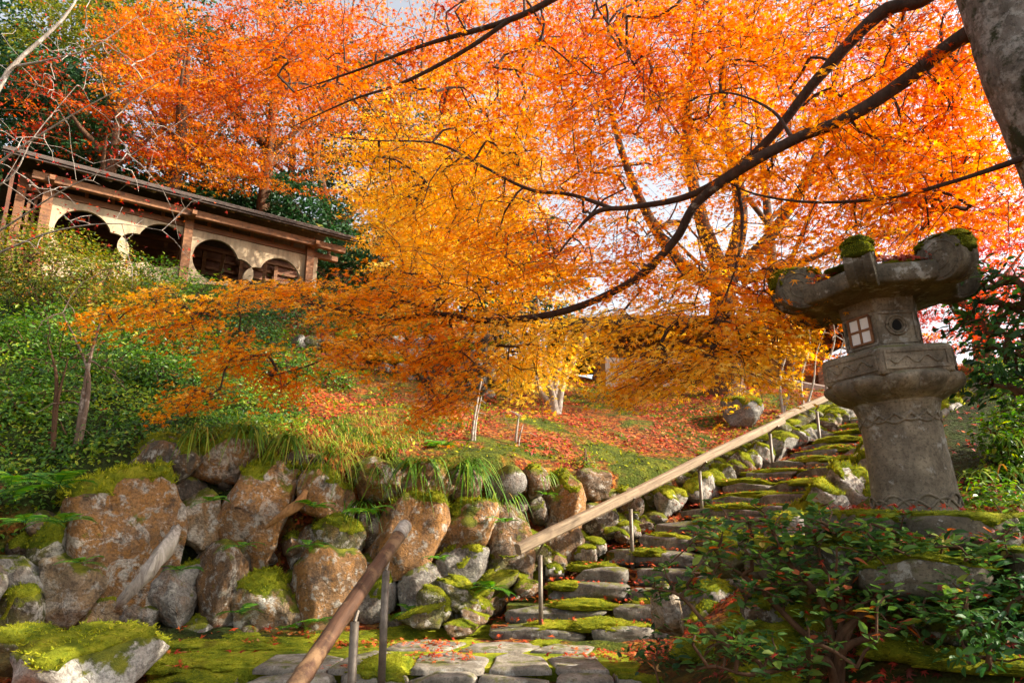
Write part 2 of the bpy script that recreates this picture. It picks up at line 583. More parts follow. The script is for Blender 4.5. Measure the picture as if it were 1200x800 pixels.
def stone_mat(name, base, light, moss=.0, scale=1.0):
    m = N(name)
    p = m.pos()
    n1 = m.noise(p, 5 * scale, 7, .65)
    col = m.ramp(n1, [(.3, [b * .45 for b in base]), (.5, base), (.72, light)])
    col = m.mix(m.ramp(m.noise(p, 60 * scale, 3, .6), [(.35, .55), (.5, 0)]), col, [b * .3 for b in base])
    col = m.mix(m.ramp(m.noise(p, 9 * scale, 6, .7), [(.57, 0), (.64, .7)]), col, (.38, .37, .33))
    streak = m.noise(m.pos((1, 1, .12)), 11 * scale, 4, .6)
    col = m.mix(m.ramp(streak, [(.5, 0), (.72, .65)]), col, [b * .35 for b in base])
    if moss:
        mf = m.math('ADD', m.math('MULTIPLY', m.nz(), .4), m.math('MULTIPLY', m.noise(p, 6, 6, .7), 1.6))
        mf = m.ramp(m.math('MULTIPLY', mf, .5), [(.62 - moss * .2, 0), (.72 - moss * .2, .9)])
        col = m.mix(mf, col, m.ramp(m.noise(p, 14, 4), [(.3, (.035, .045, .008)), (.7, (.17, .17, .018))]))
    h = m.math('ADD', m.math('MULTIPLY', n1, .5), m.math('MULTIPLY', m.noise(p, 70 * scale, 5, .7), .5))
    m.bsdf(col, .88, m.bump(h, .55, .02), spec=.2)
    return m.m
M_LANTERN = stone_mat("lantern_stone", (.19, .155, .11), (.36, .30, .21), moss=.16)
M_LROOF = stone_mat("lantern_roof_stone", (.12, .10, .07), (.22, .185, .125), moss=.36)
M_STEP = stone_mat("step_stone", (.16, .14, .115), (.33, .30, .25), moss=.28)
M_SLAB = stone_mat("slab_stone", (.22, .19, .15), (.42, .37, .30), moss=.12)

def ground_mat():
    m = N("leaf_litter_and_moss")
    p = m.pos()
    lit = m.voro(p, 26, out="Color")
    sx = m.n("SeparateColor")
    m.l(lit, sx.inputs[0])
    litc = m.ramp(sx.outputs[0], [(0, (.05, .022, .012)), (.35, (.15, .035, .014)), (.65, (.30, .07, .016)), (.85, (.36, .15, .03)), (1, (.16, .09, .04))])
    mossc = m.ramp(m.noise(p, 5, 6, .7), [(.3, (.02, .03, .006)), (.5, (.06, .08, .010)), (.7, (.16, .16, .016))])
    mf = m.ramp(m.noise(p, .9, 6, .68, .6), [(.47, 0), (.56, 1)])
    col = m.mix(mf, litc, mossc)
    col = m.mix(m.attr(), col, m.ramp(m.noise(p, 3, 6, .7), [(.35, (.02, .018, .008)), (.6, (.035, .055, .01)), (.75, (.09, .06, .02))]))
    soil = m.ramp(m.noise(p, 14, 5, .7), [(.52, 0), (.7, .6)])
    col = m.mix(soil, col, (.045, .028, .016))
    h = m.math('ADD', m.voro(p, 30), m.noise(p, 70, 4, .7))
    m.bsdf(col, .95, m.bump(h, .8, .03), spec=.1)
    return m.m
M_GROUND = ground_mat()

def bark_mat(name, a, b, lich=(.35, .36, .30), lf=.6, green=None, rough=1.0):
    m = N(name)
    p = m.pos((1, 1, .3))
    col = m.ramp(m.noise(p, 14, 6, .65), [(.3, a), (.7, b)])
    col = m.mix(m.ramp(m.noise(m.pos(), 7, 5, .7), [(lf - .04, 0), (lf + .05, .9)]), col, lich)
    if green:
        col = m.mix(m.ramp(m.noise(m.pos(), 4.1, 6, .7), [(.5, 0), (.58, .95)]), col, green)
    h = m.noise(p, 38, 5, .7)
    if rough > 1:
        col = m.mix(m.ramp(m.noise(m.pos(), 26, 6, .75), [(.38, .55), (.48, 0)]), col, [x * .4 for x in a])
        h = m.math('ADD', h, m.math('MULTIPLY', m.noise(m.pos((1, 1, .45)), 16, 7, .75), 2.0))
    m.bsdf(col, .85, m.bump(h, .8 if rough <= 1 else 1.0, .02 * rough), spec=.2)
    return m.m
M_BARK = bark_mat("maple_bark", (.028, .018, .014), (.085, .055, .04), (.28, .26, .22), .66)
M_TRUNK = bark_mat("big_trunk_bark", (.16, .14, .12), (.40, .36, .31), (.60, .58, .54), .54, (.045, .06, .02), 2.5)
M_PALE = bark_mat("pale_bark", (.20, .16, .13), (.42, .36, .30), (.55, .52, .46), .6)
M_BROWNP = bark_mat("mottled_tan_bark", (.10, .065, .045), (.26, .18, .13), (.42, .36, .3), .6)
M_TWIG = bark_mat("twig_bark", (.035, .02, .014), (.08, .05, .035), (.2, .18, .15), .75)
M_BROWN = bark_mat("brown_bark", (.06, .03, .016), (.16, .085, .045), (.25, .2, .15), .7)

def wood_mat(name, a, b, scale=(30, 2.2, 30), rough=.75, wear=None):
    m = N(name)
    v = m.obj(scale)
    col = m.ramp(m.noise(v, 1, 6, .6, .5), [(.3, a), (.7, b)])
    if wear:
        col = m.mix(m.ramp(m.noise(m.pos(), 6, 5, .7), [(.5, 0), (.62, .85)]), col, wear)
    m.bsdf(col, rough, m.bump(m.noise(v, 2.2, 5, .7), .5, .01), spec=.25)
    return m.m
M_RAIL = wood_mat("weathered_rail_wood", (.12, .08, .05), (.36, .27, .17), (1.6, 60, 60), .8, (.20, .14, .09))
M_POLE = wood_mat("dark_pole_wood", (.035, .017, .010), (.12, .06, .034), (2.5, 26, 26), .55, (.22, .13, .065))
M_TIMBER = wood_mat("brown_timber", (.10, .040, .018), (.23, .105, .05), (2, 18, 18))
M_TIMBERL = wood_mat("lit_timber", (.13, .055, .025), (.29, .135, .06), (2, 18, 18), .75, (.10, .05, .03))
M_BOARD = wood_mat("grey_board", (.25, .19, .15), (.45, .36, .30), (30, 30, 2))
M_ROOT = wood_mat("bleached_root_wood", (.13, .10, .075), (.50, .44, .37), (26, 26, 5), .85, (.3, .26, .2))
M_ROOT2 = wood_mat("orange_root_wood", (.16, .07, .025), (.42, .22, .08), (26, 26, 5), .85)

def simple(name, col, rough=.8, metal=0.0, var=.25, scale=3, spec=.3):
    m = N(name)
    c = m.ramp(m.noise(m.pos(), scale, 6, .65), [(.3, [x * (1 - var) for x in col]), (.7, [min(1, x * (1 + var)) for x in col])])
    m.bsdf(c, rough, m.bump(m.noise(m.pos(), scale * 14, 3), .15, .01), spec=spec, metal=metal)
    return m.m
M_STEEL = simple("weathered_steel_post", (.16, .13, .10), .5, .5, .35, 20)
def plaster_mat():
    m = N("ochre_plaster")
    p = m.pos()
    c = m.ramp(m.noise(p, 1.6, 6, .65), [(.3, (.36, .27, .17)), (.7, (.52, .40, .26))])
    c = m.mix(m.ramp(m.noise(m.pos((1, 1, .1)), 5, 5, .65), [(.46, 0), (.66, .7)]), c, (.20, .15, .10))
    c = m.mix(m.ramp(m.noise(p, 9, 5, .7), [(.56, 0), (.66, .5)]), c, (.13, .10, .07))
    m.bsdf(c, .95, m.bump(m.noise(p, 25, 4), .3, .02), spec=.1)
    return m.m
M_PLASTER = plaster_mat()
M_PLASTER2 = simple("orange_lit_plaster", (.62, .34, .11), .9, 0, .14, 1.2)  # warm orange light on the hall wall is put into this colour
M_SHINGLE = simple("bark_shingle", (.075, .055, .045), .9, 0, .4, 9)
M_PAPER = simple("white_paper_pane", (.80, .78, .74), .7, 0, .04, 10)
M_DARKHOLE = simple("hole_shade_black", (.008, .007, .006), .95, 0, .2, 10)  # black stands in for the shade inside the lantern's round hole
M_HROOF = simple("brown_roof", (.05, .03, .02), .95, 0, .3, 5, spec=.02)
M_FLOORW = simple("dark_board", (.12, .05, .028), .8, 0, .3, 5)
# ------------------------------------------------------------------ plan of the stairs
RISE = 0.15
PXL = [575, 592, 638, 670, 703, 743, 765, 792, 827, 845, 872, 895, 920, 941, 965, 985]
NS = 22
SL, SR, SZ = [], [], []
ANG = [4, 7, 13, 22, 31, 38, 44, 48, 51, 53, 54, 55, 55, 55, 55, 55]
for i in range(NS):
    Yd = 6.7 + 3.75 * i / 15.0
    z = RISE * (i + 1)
    if i < 16:
        d = ray(PXL[i], 600)
        X = d[0] / d[1] * Yd * 1.01
        a = math.radians(ANG[i])
    else:
        X = SL[15][0] + (i - 15) * .36
        a = math.radians(55)
    w = 1.75
    SL.append(np.array([X, Yd]))
    SR.append(np.array([X + w * math.cos(a), Yd - w * math.sin(a)]))
    SZ.append(z)
SL, SR, SZ = np.array(SL), np.array(SR), np.array(SZ)

# foot of the boulder wall, as plan points under pixel columns
WPX = np.array([-420, -250, -120, 0, 150, 300, 450, 560, 640, 700, 760])
WYY = np.array([4.6, 5.2, 5.7, 6.1, 6.7, 7.05, 7.25, 7.3, 7.65, 8.0, 8.45])
def wall_Y(px):
    return np.interp(px, WPX, WYY)
wall_line = [P(px, 700, y + .42)[:2] for px, y in zip(WPX, WYY)]
left_edge = [SL[i] + np.array([-.30, .30]) for i in range(7, NS)]

def in_poly(x, y, poly):
    poly = np.asarray(poly)
    r = np.zeros(x.shape, bool)
    j = len(poly) - 1
    for i in range(len(poly)):
        xi, yi = poly[i]
        xj, yj = poly[j]
        r ^= ((yi > y) != (yj > y)) & (x < (xj - xi) * (y - yi) / (yj - yi + 1e-12) + xi)
        j = i
    return r
class RBF:
    def __init__(self, pts):
        p = np.array(pts, float)
        self.p = p[:, :2]
        n = len(p)
        r = np.linalg.norm(self.p[:, None] - self.p[None], axis=-1)
        A = np.zeros((n + 1, n + 1))
        A[:n, :n] = r + np.eye(n) * -.05
        A[:n, n] = A[n, :n] = 1
        b = np.zeros(n + 1)
        b[:n] = p[:, 2]
        self.w = np.linalg.solve(A, b)
    def __call__(self, x, y):
        sh = x.shape
        q = np.stack([x.ravel(), y.ravel()], 1)
        out = np.empty(len(q))
        for k in range(0, len(q), 20000):
            r = np.linalg.norm(q[k:k + 20000, None] - self.p[None], axis=-1)
            out[k:k + 20000] = r @ self.w[:-1] + self.w[-1]
        return out.reshape(sh)
up_pts = [P(*t) for t in [
    (-250, 560, 6.4), (-120, 540, 6.9), (0, 600, 6.6), (60, 575, 6.9), (120, 520, 7.3), (200, 508, 7.4), (300, 505, 7.6), (400, 522, 7.8), (500, 532, 7.8), (580, 543, 7.9),
    (650, 556, 8.2), (720, 562, 8.6), (780, 548, 9.0), (850, 537, 9.6), (920, 512, 10.2), (985, 496, 10.8), (1050, 484, 11.3),
    (300, 485, 8.8), (400, 488, 8.8), (500, 498, 9.2), (600, 500, 9.6), (700, 505, 10.2), (800, 492, 11.2), (880, 488, 11.6),
    (430, 478, 10.6), (560, 474, 11.6), (650, 470, 13), (750, 462, 14), (850, 457, 14.2), (930, 466, 13.0), (1000, 470, 12.8), (1100, 455, 13.6),
    (600, 456, 15), (700, 452, 16), (850, 452, 16.5), (1000, 455, 16), (1150, 450, 17),
    (100, 450, 9), (0, 440, 9), (-150, 430, 9), (200, 420, 10.5), (300, 440, 10.5), (100, 385, 12.5), (0, 360, 12.5), (-150, 330, 12.5), (250, 370, 14), (350, 385, 14), (450, 392, 14.0), (540, 415, 14.5),
    (60, 330, 15.5), (220, 345, 16.8), (380, 345, 19), (500, 380, 19), (-200, 300, 15)]]
up_pts += [np.array(t) for t in [(-16, 26, 12.), (-8, 27, 10.), (-2, 27, 7.), (4, 27, 4.), (12, 27, 3.), (22, 27, 3.5), (-30, 30, 18), (-14, 38, 19), (-4, 40, 13), (6, 42, 4), (20, 44, 2), (-40, 60, 30), (-10, 65, 24), (10, 70, 3), (40, 70, 0), (-45, 20, 16), (35, 30, 3)]]
UP = RBF(up_pts)
low_pts = [np.array(t, float) for t in [
    (-4.2, 5.6, .05), (-3.4, 6.2, .04), (-2.6, 6.6, .02), (-1.5, 6.9, .0), (-.6, 7.0, .0), (.0, 6.5, .0), (.8, 6.3, .0), (-2.0, 6.0, -.01), (-1., 6.0, -.01), (.3, 5.9, -.01),
    (-2.6, 5.75, -.01), (.9, 5.75, .0), (-3.2, 5.2, -.22), (-2.2, 5.2, -.22), (-1, 5.2, -.22), (.2, 5.2, -.22), (.8, 5.1, -.15), (-1, 4.4, -.38), (0, 4.4, -.38), (-2.4, 4.4, -.4),
    (-1, 3, -.5), (0, 3, -.5), (0, 0, -.55), (-3, 0, -.5), (3, 0, .1), (0, -6, -.9), (-6, -3, -.6), (6, -4, .6), (-4.5, 4.4, .12), (-5.5, 4.0, .5), (-6, 5.2, .7),
    (1.35, 6.2, .05), (1.3, 5.2, .05), (1.3, 4.2, -.1), (1.2, 3.2, -.25), (1.9, 5.9, .35), (2.4, 5.9, .6), (1.9, 4.6, .55), (1.8, 3.8, .3), (2.3, 3.4, .35),
    (2.4, 4.3, 1.0), (2.65, 4.6, 1.1), (3.2, 4.4, 1.1), (2.2, 4.9, 1.02), (2.9, 5.2, 1.12), (3.3, 3.6, .85), (3.0, 3.0, .55), (4, 3, .9), (4.2, 4.3, 1.1), (5, 5.5, 1.35), (3.4, 6.1, 1.15), (4.1, 7.0, 1.6),
    (4.8, 7.8, 2.1), (5.5, 8.4, 2.5), (6.6, 8.6, 2.75), (6.6, 9.3, 3.), (8, 9, 3.1), (7.2, 6.5, 1.9), (9, 11, 3.7), (11, 9, 3.3), (14, 14, 4.2), (20, 20, 4), (12, 3, 1.4), (30, 10, 4)]]
LOW = RBF(low_pts)
upper_poly = wall_line[:-1] + left_edge + [np.array(t, float) for t in [(9, 13.2), (14, 18), (60, 60), (60, 140), (-90, 140), (-90, 3)]]
stair_poly = list(SL + np.array([-.28, .25])) + list((SR + np.array([.15, -.18]))[::-1])
def stair_z(x, y):
    q = np.stack([x.ravel(), y.ravel()], 1)
    mid = (SL + SR) / 2
    d = np.linalg.norm(q[:, None] - mid[None], axis=-1)
    dl = np.linalg.norm(q[:, None] - (SL * .8 + SR * .2)[None], axis=-1)
    dr = np.linalg.norm(q[:, None] - (SL * .2 + SR * .8)[None], axis=-1)
    k = np.argmin(np.minimum(np.minimum(d, dl), dr), 1)
    return (SZ[k] - .30).reshape(x.shape)

def axis(parts):
    out = []
    for a, b, st in parts:
        out.append(np.arange(a, b, st))
    return np.concatenate(out + [[parts[-1][1]]])
GX = axis([(-90, -40, 6), (-40, -12, 1.4), (-12, -6, .3), (-6, 8, .09), (8, 14, .3), (14, 40, 1.5), (40, 90, 6)])
GY = axis([(-25, 0, 2.5), (0, 3, .4), (3, 13, .09), (13, 20, .25), (20, 40, 1.2), (40, 140, 6)])
XX, YY = np.meshgrid(GX, GY)
HU, HL = UP(XX, YY), LOW(XX, YY)
H = np.where(in_poly(XX, YY, upper_poly), HU, HL)
sp = in_poly(XX, YY, stair_poly)
H = np.where(sp, stair_z(XX, YY), H)
fine = (XX > -12) & (XX < 14) & (YY > 2) & (YY < 22)
bump = .10 * fbm(np.stack([XX * .7, YY * .7, XX * 0], -1), 3, 5) + .05 * fbm(np.stack([XX * 2.6, YY * 2.6, XX * 0], -1), 3, 9)
flat = np.clip((np.abs(HL) < .12) * 1.0, 0, 1) * (1 - in_poly(XX, YY, upper_poly))
H = H + bump * (1 - .75 * flat) * (1 - .8 * sp)
for _ in range(2):
    Hp = np.pad(H, 1, mode='edge')
    H = (Hp[1:-1, 1:-1] * 2 + Hp[:-2, 1:-1] + Hp[2:, 1:-1] + Hp[1:-1, :-2] + Hp[1:-1, 2:]) / 6
def ground_z(x, y):
    x, y = np.asarray(x, float), np.asarray(y, float)
    i = np.clip(np.searchsorted(GX, x) - 1, 0, len(GX) - 2)
    j = np.clip(np.searchsorted(GY, y) - 1, 0, len(GY) - 2)
    fx = np.clip((x - GX[i]) / (GX[i + 1] - GX[i]), 0, 1)
    fy = np.clip((y - GY[j]) / (GY[j + 1] - GY[j]), 0, 1)
    return (H[j, i] * (1 - fx) + H[j, i + 1] * fx) * (1 - fy) + (H[j + 1, i] * (1 - fx) + H[j + 1, i + 1] * fx) * fy
def ground_n(x, y, e=.12):
    gx = (ground_z(x + e, y) - ground_z(x - e, y)) / (2 * e)
    gy = (ground_z(x, y + e) - ground_z(x, y - e)) / (2 * e)
    return norm(np.stack([-gx, -gy, np.ones_like(gx)], -1))
def on_ground(px, py, Y0=3.0, Y1=40.0):
    """first hit of a pixel's ray with the ground, from Y0 outward"""
    Ys = np.linspace(Y0, Y1, 600)
    q = PA(px, py, Ys)
    hit = np.nonzero(q[:, 2] < ground_z(q[:, 0], q[:, 1]))[0]
    k = hit[0] if len(hit) else len(Ys) - 1
    g = q[k].copy()
    g[2] = ground_z(g[0], g[1])
    return g
ny, nx = XX.shape
gi, gj = np.meshgrid(np.arange(ny - 1), np.arange(nx - 1), indexing='ij')
GF = np.stack([gi * nx + gj, gi * nx + gj + 1, (gi + 1) * nx + gj + 1, (gi + 1) * nx + gj], -1).reshape(-1, 4)
gv = np.clip((-.30 - XX / np.maximum(YY, 1)) / .10, 0, 1) * (YY > 6.6) * (YY < 60)
gv = np.maximum(gv, np.clip((XX / np.maximum(YY, 1) - .56) / .08, 0, 1) * (YY > 4) * (YY < 11))
gv = np.maximum(gv, .8 * (XX > 1.0) * (YY < 6.0) * (YY > 2.5))
ground = MB().add(np.stack([XX, YY, H], -1), GF, gv.ravel()).build("ground", M_GROUND, None, True)
tag(ground, "hillside ground covered with red leaf litter and moss", kind="structure")

# ------------------------------------------------------------------ rock shapes (shared meshes)
def rock_mesh(seed, sub=4, boxy=2.0, cuts=11, rough=.2, name="boulder"):
    V, F = ICO[sub]
    r = np.random.default_rng(seed)
    if boxy > 2:
        V = V / (np.sum(np.abs(V) ** boxy, 1) ** (1 / boxy))[:, None]
    V = V.copy()
    for k in range(cuts):
        n = norm(r.normal(size=3))
        d = r.uniform(.5, .9)
        h = V @ n - d
        V -= np.where(h > 0, h * .93, 0)[:, None] * n
    nd = norm(V)
    ridge = 1 - np.abs(fbm(V * 2.2 + seed * 1.7, 3, seed + 3)) * 2
    V = V + nd * (rough * fbm(V * 1.3 + seed * 3.1, 4, seed))[:, None] + nd * (rough * .4 * fbm(V * 5 + seed, 4, seed + 7))[:, None] + nd * (rough * .22 * ridge)[:, None]
    V /= np.abs(V).max(0)
    me = MB().add(V, F).mesh(name, M_ROCK, True)
    COAT[me.name] = [coat_mesh(V, F, seed, th) for th in (.40, .72)]
    return me
COAT = {}
def coat_mesh(V, F, seed, th):
    """moss growing over the upper side of one rock shape: lumpy skin with short blades, sunk out of sight elsewhere"""
    r = np.random.default_rng(seed + 500)
    nv = np.zeros_like(V)
    fn = np.cross(V[F[:, 1]] - V[F[:, 0]], V[F[:, 2]] - V[F[:, 0]])
    for k in range(3):
        np.add.at(nv, F[:, k], fn)
    nv = norm(nv)
    g = nv[:, 2] * .75 + V[:, 2] * .25 + .75 * fbm(V * 2.1 + seed * 2.3, 4, seed + 40)
    c = np.clip((g - th) / .28, 0, 1)
    lump = .6 + .9 * (fbm(V * 5.5 + seed, 3, seed + 60) * .5 + .5)
    off = np.where(c > 0, -.03 + c ** .7 * .12 * lump, -.10)
    W = V + nv * off[:, None]
    keep = (c[F].max(1) > 0)
    mb = MB().add(W, F[keep])
    ids = np.nonzero(c > .15)[0]
    nb = 1500
    if len(ids) == 0:
        ids = np.array([0]); nb = 1
    k = r.choice(ids, nb)
    b = W[k] + r.normal(size=(nb, 3)) * .02
    d = norm(nv[k] + r.normal(size=(nb, 3)) * .55) * r.uniform(.03, .09, (nb, 1))
    s = norm(np.cross(d, r.normal(size=(nb, 3)))) * .010
    T = np.stack([b - s, b + s, b + d], 1).reshape(-1, 3)
    mb.add(T, np.arange(len(T)).reshape(-1, 3), np.repeat(np.clip(r.normal(.5, .25, nb), 0, 1), 3))
    me = mb.mesh("moss_coat", M_MOSS, True)
    me.materials.append(M_MOSSBLADE)
    mi = np.zeros(keep.sum() + nb, np.int32)
    mi[keep.sum():] = 1
    me.polygons.foreach_set("material_index", mi)
    return me
def coat(o, heavy=1, name="moss"):
    c = link(name, COAT[o.data.name][1 - heavy], o.parent, o.location, o.rotation_euler, o.scale)
    return c
ROCKS = [rock_mesh(s, 4) for s in range(1, 13)]
ROCKS_S = [rock_mesh(s, 3, cuts=5) for s in range(31, 39)]
BLOCKS = [rock_mesh(s, 4, 5.0, 3, .10, "block") for s in range(51, 58)]
TINTS = {'tan': (.36, .25, .14), 'grey': (.30, .28, .25), 'brown': (.20, .12, .065), 'orange': (.40, .20, .07), 'white': (.52, .49, .43), 'dark': (.10, .075, .05), 'moss': (.12, .12, .03)}
def rock(parent, loc, size, tint='tan', rust=.8, rot=None, pool=None, name="stone", mat=None):
    pool = pool or ROCKS
    me = pool[rng.integers(len(pool))]
    if rot is None:
        rot = (U(-.35, .35), U(-.35, .35), U(0, 6.28))
    o = link(name, me, parent, loc, rot, np.asarray(size) / 2)
    t = np.array(TINTS[tint]) * U(.85, 1.15)
    o.color = (t[0], t[1], t[2], rust)
    if mat is not None:
        o.material_slots[0].link = 'OBJECT'
        o.material_slots[0].material = mat
    return o

# moss cushions: low noisy domes bristling with short blades (shared meshes, unit size)
def moss_mesh(seed, blades=2600):
    r = np.random.default_rng(seed)
    V, F = ICO[4]
    V = V.copy()
    V[:, 2] = np.where(V[:, 2] < 0, V[:, 2] * .35, V[:, 2])
    nd = norm(V)
    V = V * (1 + .42 * fbm(V * 1.9 + seed * 5.0, 4, seed) + .20 * fbm(V * 6 + seed, 3, seed))[:, None]
    mb = MB().add(V, F)
    k = r.integers(0, len(V), blades)
    k = k[nd[k, 2] > -.05]
    b = V[k] + r.normal(size=(len(k), 3)) * .015
    d = norm(nd[k] + r.normal(size=(len(k), 3)) * .5) * r.uniform(.06, .17, (len(k), 1))
    s = norm(np.cross(d, r.normal(size=(len(k), 3)))) * .013
    T = np.stack([b - s, b + s, b + d], 1).reshape(-1, 3)
    mb2 = MB()
    mb.add(T, np.arange(len(T)).reshape(-1, 3), np.repeat(np.clip(r.normal(.55, .25, len(k)), 0, 1), 3))
    me = mb.mesh("moss_cushion", M_MOSS, True)
    me.materials.append(M_MOSSBLADE)
    mi = np.zeros(len(F) + len(k), np.int32)
    mi[len(F):] = 1
    me.polygons.foreach_set("material_index", mi)
    return me
MOSS = [moss_mesh(s) for s in range(81, 87)]
def moss(parent, loc, size, rz=0.0, tilt=(0, 0)):
    return link("moss_cushion", MOSS[rng.integers(len(MOSS))], parent, loc, (tilt[0], tilt[1], rz), np.asarray(size) / 2)

# ------------------------------------------------------------------ boulder retaining wall
wall = thing("boulder_wall", "retaining wall of rounded rust-stained boulders behind the mossy landing", "stone wall", P(350, 740, 7.2))
WL = np.array(wall.location)
STONES = [  # px, py, width, height, tint, rust
    (170, 546, 128, 66, 'dark', .5), (259, 541, 80, 68, 'orange', .9), (150, 634, 132, 140, 'orange', .95), (231, 616, 58, 76, 'tan', .6), (303, 612, 92, 130, 'orange', .9),
    (383, 583, 66, 62, 'orange', .9), (195, 695, 66, 74, 'grey', .5), (221, 683, 22, 50, 'white', .1), (254, 690, 62, 96, 'brown', .6), (316, 705, 80, 80, 'tan', .9),
    (166, 668, 26, 26, 'grey', .2), (166, 722, 58, 44, 'grey', .4), (82, 690, 80, 72, 'tan', .3), (114, 722, 56, 44, 'tan', .6), (18, 674, 66, 56, 'grey', .2),
    (56, 642, 44, 62, 'moss', .2), (16, 724, 60, 60, 'moss', .1), (388, 692, 78, 104, 'orange', .8), (398, 636, 58, 54, 'moss', .4), (473, 634, 88, 108, 'orange', 1.),
    (546, 613, 76, 64, 'orange', .8), (546, 668, 62, 54, 'grey', .1), (499, 698, 62, 66, 'grey', .15), (440, 700, 44, 56, 'white', .3), (598, 632, 56, 88, 'brown', .7),
    (658, 594, 54, 72, 'orange', .6), (593, 566, 44, 40, 'grey', .1), (628, 566, 32, 38, 'brown', .5), (694, 568, 46, 36, 'brown', .4), (628, 598, 26, 34, 'dark', .3),
    (440, 566, 66, 54, 'orange', .8), (500, 574, 72, 56, 'orange', .9), (338, 556, 70, 56, 'dark', .6), (350, 650, 46, 60, 'dark', .6), (430, 620, 40, 44, 'dark', .5),
    (545, 565, 44, 40, 'brown', .5), (660, 640, 46, 52, 'brown', .5), (700, 612, 50, 44, 'dark', .4), (575, 700, 40, 40, 'brown', .5), (280, 655, 36, 40, 'dark', .5),
    (345, 700, 30, 60, 'dark', .5), (425, 672, 34, 40, 'dark', .4), (205, 578, 54, 38, 'dark', .5), (112, 600, 60, 60, 'dark', .4), (520, 640, 36, 30, 'dark', .4),
    (60, 720, 46, 40, 'dark', .3), (-50, 700, 90, 80, 'grey', .3), (-60, 620, 100, 80, 'moss', .3), (-150, 700, 110, 120, 'tan', .6), (735, 590, 40, 34, 'brown', .4),
    (230, 735, 34, 24, 'grey', .3), (365, 738, 30, 22, 'brown', .4), (462, 735, 30, 22, 'brown', .4), (293, 738, 24, 18, 'tan', .4)]
for px, py, w, h, ti, ru in STONES:
    yb = wall_Y(px)
    z = P(px, py, yb)[2]
    Y = yb + .26 * max(z, 0)
    p = P(px, py, Y)
    k = Y / 800.0 * 1.12
    dpt = max(.42, .85 * min(w, h) * k)
    if ti == 'dark' :
        p[1] += .12
    rot = (U(-.25, .25), U(-.25, .25), U(-.5, .5) + rng.integers(0, 2) * math.pi)
    o = rock(wall, p - WL, (w * k, dpt, h * k), ti, ru, rot, ROCKS if w > 44 else ROCKS_S)
    if ti == 'moss' or rng.random() < .36:
        coat(o, 1 if ti == 'moss' or rng.random() < .15 else 0)

for k in range(90):
    px = U(0, 720)
    top = np.interp(px, [0, 120, 300, 500, 620, 720], [650, 560, 540, 560, 570, 585])
    py = U(top, np.interp(px, [0, 560, 620, 720], [745, 735, 690, 600]))
    Y = wall_Y(px) + .26 * max(P(px, py, wall_Y(px))[2], 0) + U(.05, .16)
    k_ = Y / 800
    s_ = U(16, 34)
    o = rock(wall, P(px, py, Y) - WL, (s_ * k_ * U(.9, 1.5), .3, s_ * k_), ['brown', 'dark', 'grey', 'tan'][rng.integers(4)], .6, None, ROCKS_S)
    if rng.random() < .35:
        coat(o, 1)
# ------------------------------------------------------------------ stairs
stairs = thing("stone_staircase", "flight of uneven mossy stone steps curving up to the right", "stairs", (SL[0][0] + .7, SL[0][1], 0))
ST = np.array(stairs.location)
def along(a, b, t):
    return a + (b - a) * t
STEP_TOPS = []
for i in range(NS):
    a, b, z = SL[i], SR[i], SZ[i]
    n = norm(np.array([-(b - a)[1], (b - a)[0]]))       # into the slope
    rz = math.atan2((b - a)[1], (b - a)[0])
    core = MB()
    mid = (a + b) / 2 + n * .45
    core.box((0, 0, -.16), (np.linalg.norm(b - a) * 1.0, .66, .26))
    co = core.build("step", M_GROUND, stairs)
    co.location = [mid[0] - ST[0], mid[1] - ST[1], z - ST[2]]
    co.rotation_euler = (0, 0, rz)
    W = np.linalg.norm(b - a)
    x = -W / 2
    while x < W / 2 - .1:
        ln = min(U(.55, 1.1), W / 2 - x + .05)
        ln = W / 2 - x + .03 if W / 2 - x - ln < .22 else ln
        o = rock(co, (x + ln / 2, -.30 + U(-.02, .02), -.082 + U(-.012, .012)), (ln * 1.05, .40, .185), 'grey', .1, (U(-.03, .03), U(-.04, .04), U(-.05, .05)), BLOCKS, "stone", M_STEP)
        if rng.random() < (.45 if i > 6 else .3):
            coat(o, 0)
        x += ln
    # moss bulging over the nosing
    npad = 2
    for k in range(npad):
        xx = (-.5 + (k + U(.15, .85)) / npad) * W
        ln = U(.5, .95) * (1.1 if i > 6 else .75)
        moss(co, (xx, -.33 + U(-.06, .05), U(-.055, -.02)), (ln, U(.24, .32), U(.13, .19)), U(-.05, .05))
    STEP_TOPS.append((a, b, n, z))

# edging stones along both sides of the flight
edge_l = thing("stair_edging", "sloping edge of lichen-grey stones and moss along the rail side of the steps", "stone edging", (SL[4][0] - .3, SL[4][1] + .2, SZ[4]))
E0 = np.array(edge_l.location)
for i in range(0, NS):
    n = norm(np.array([-(SR[i] - SL[i])[1], (SR[i] - SL[i])[0]]))
    d = norm(SL[i] - SR[i])
    for t in (0, .5):
        q = SL[i] + d * U(.2, .3) + n * (.36 * t + .1)
        z = SZ[i] + RISE * t
        o = rock(edge_l, np.array([q[0], q[1], z - (.06 if i < 7 else .0)]) - E0, (U(.24, .42) if i < 7 else U(.34, .62), U(.24, .36), U(.16, .26) if i < 7 else U(.3, .46)), ['white', 'grey', 'white', 'brown'][rng.integers(4)] if i > 2 else 'brown', .3, None, ROCKS)
        coat(o, 1 if i < 6 or rng.random() < .6 else 0)
        q2 = SL[i] + d * U(.48, .64) + n * (.36 * t + .14)
        o = rock(edge_l, np.array([q2[0], q2[1], z + (.02 if i < 7 else .12)]) - E0, (U(.42, .7), U(.4, .56), U(.22, .34)), 'moss', .2, None, ROCKS)
        coat(o, 1)
edge_r = thing("stair_edging", "bulky lichen-white stones with yellow moss edging the steps behind the shrub", "stone edging", (SR[6][0] + .2, SR[6][1], SZ[6]))
E1 = np.array(edge_r.location)
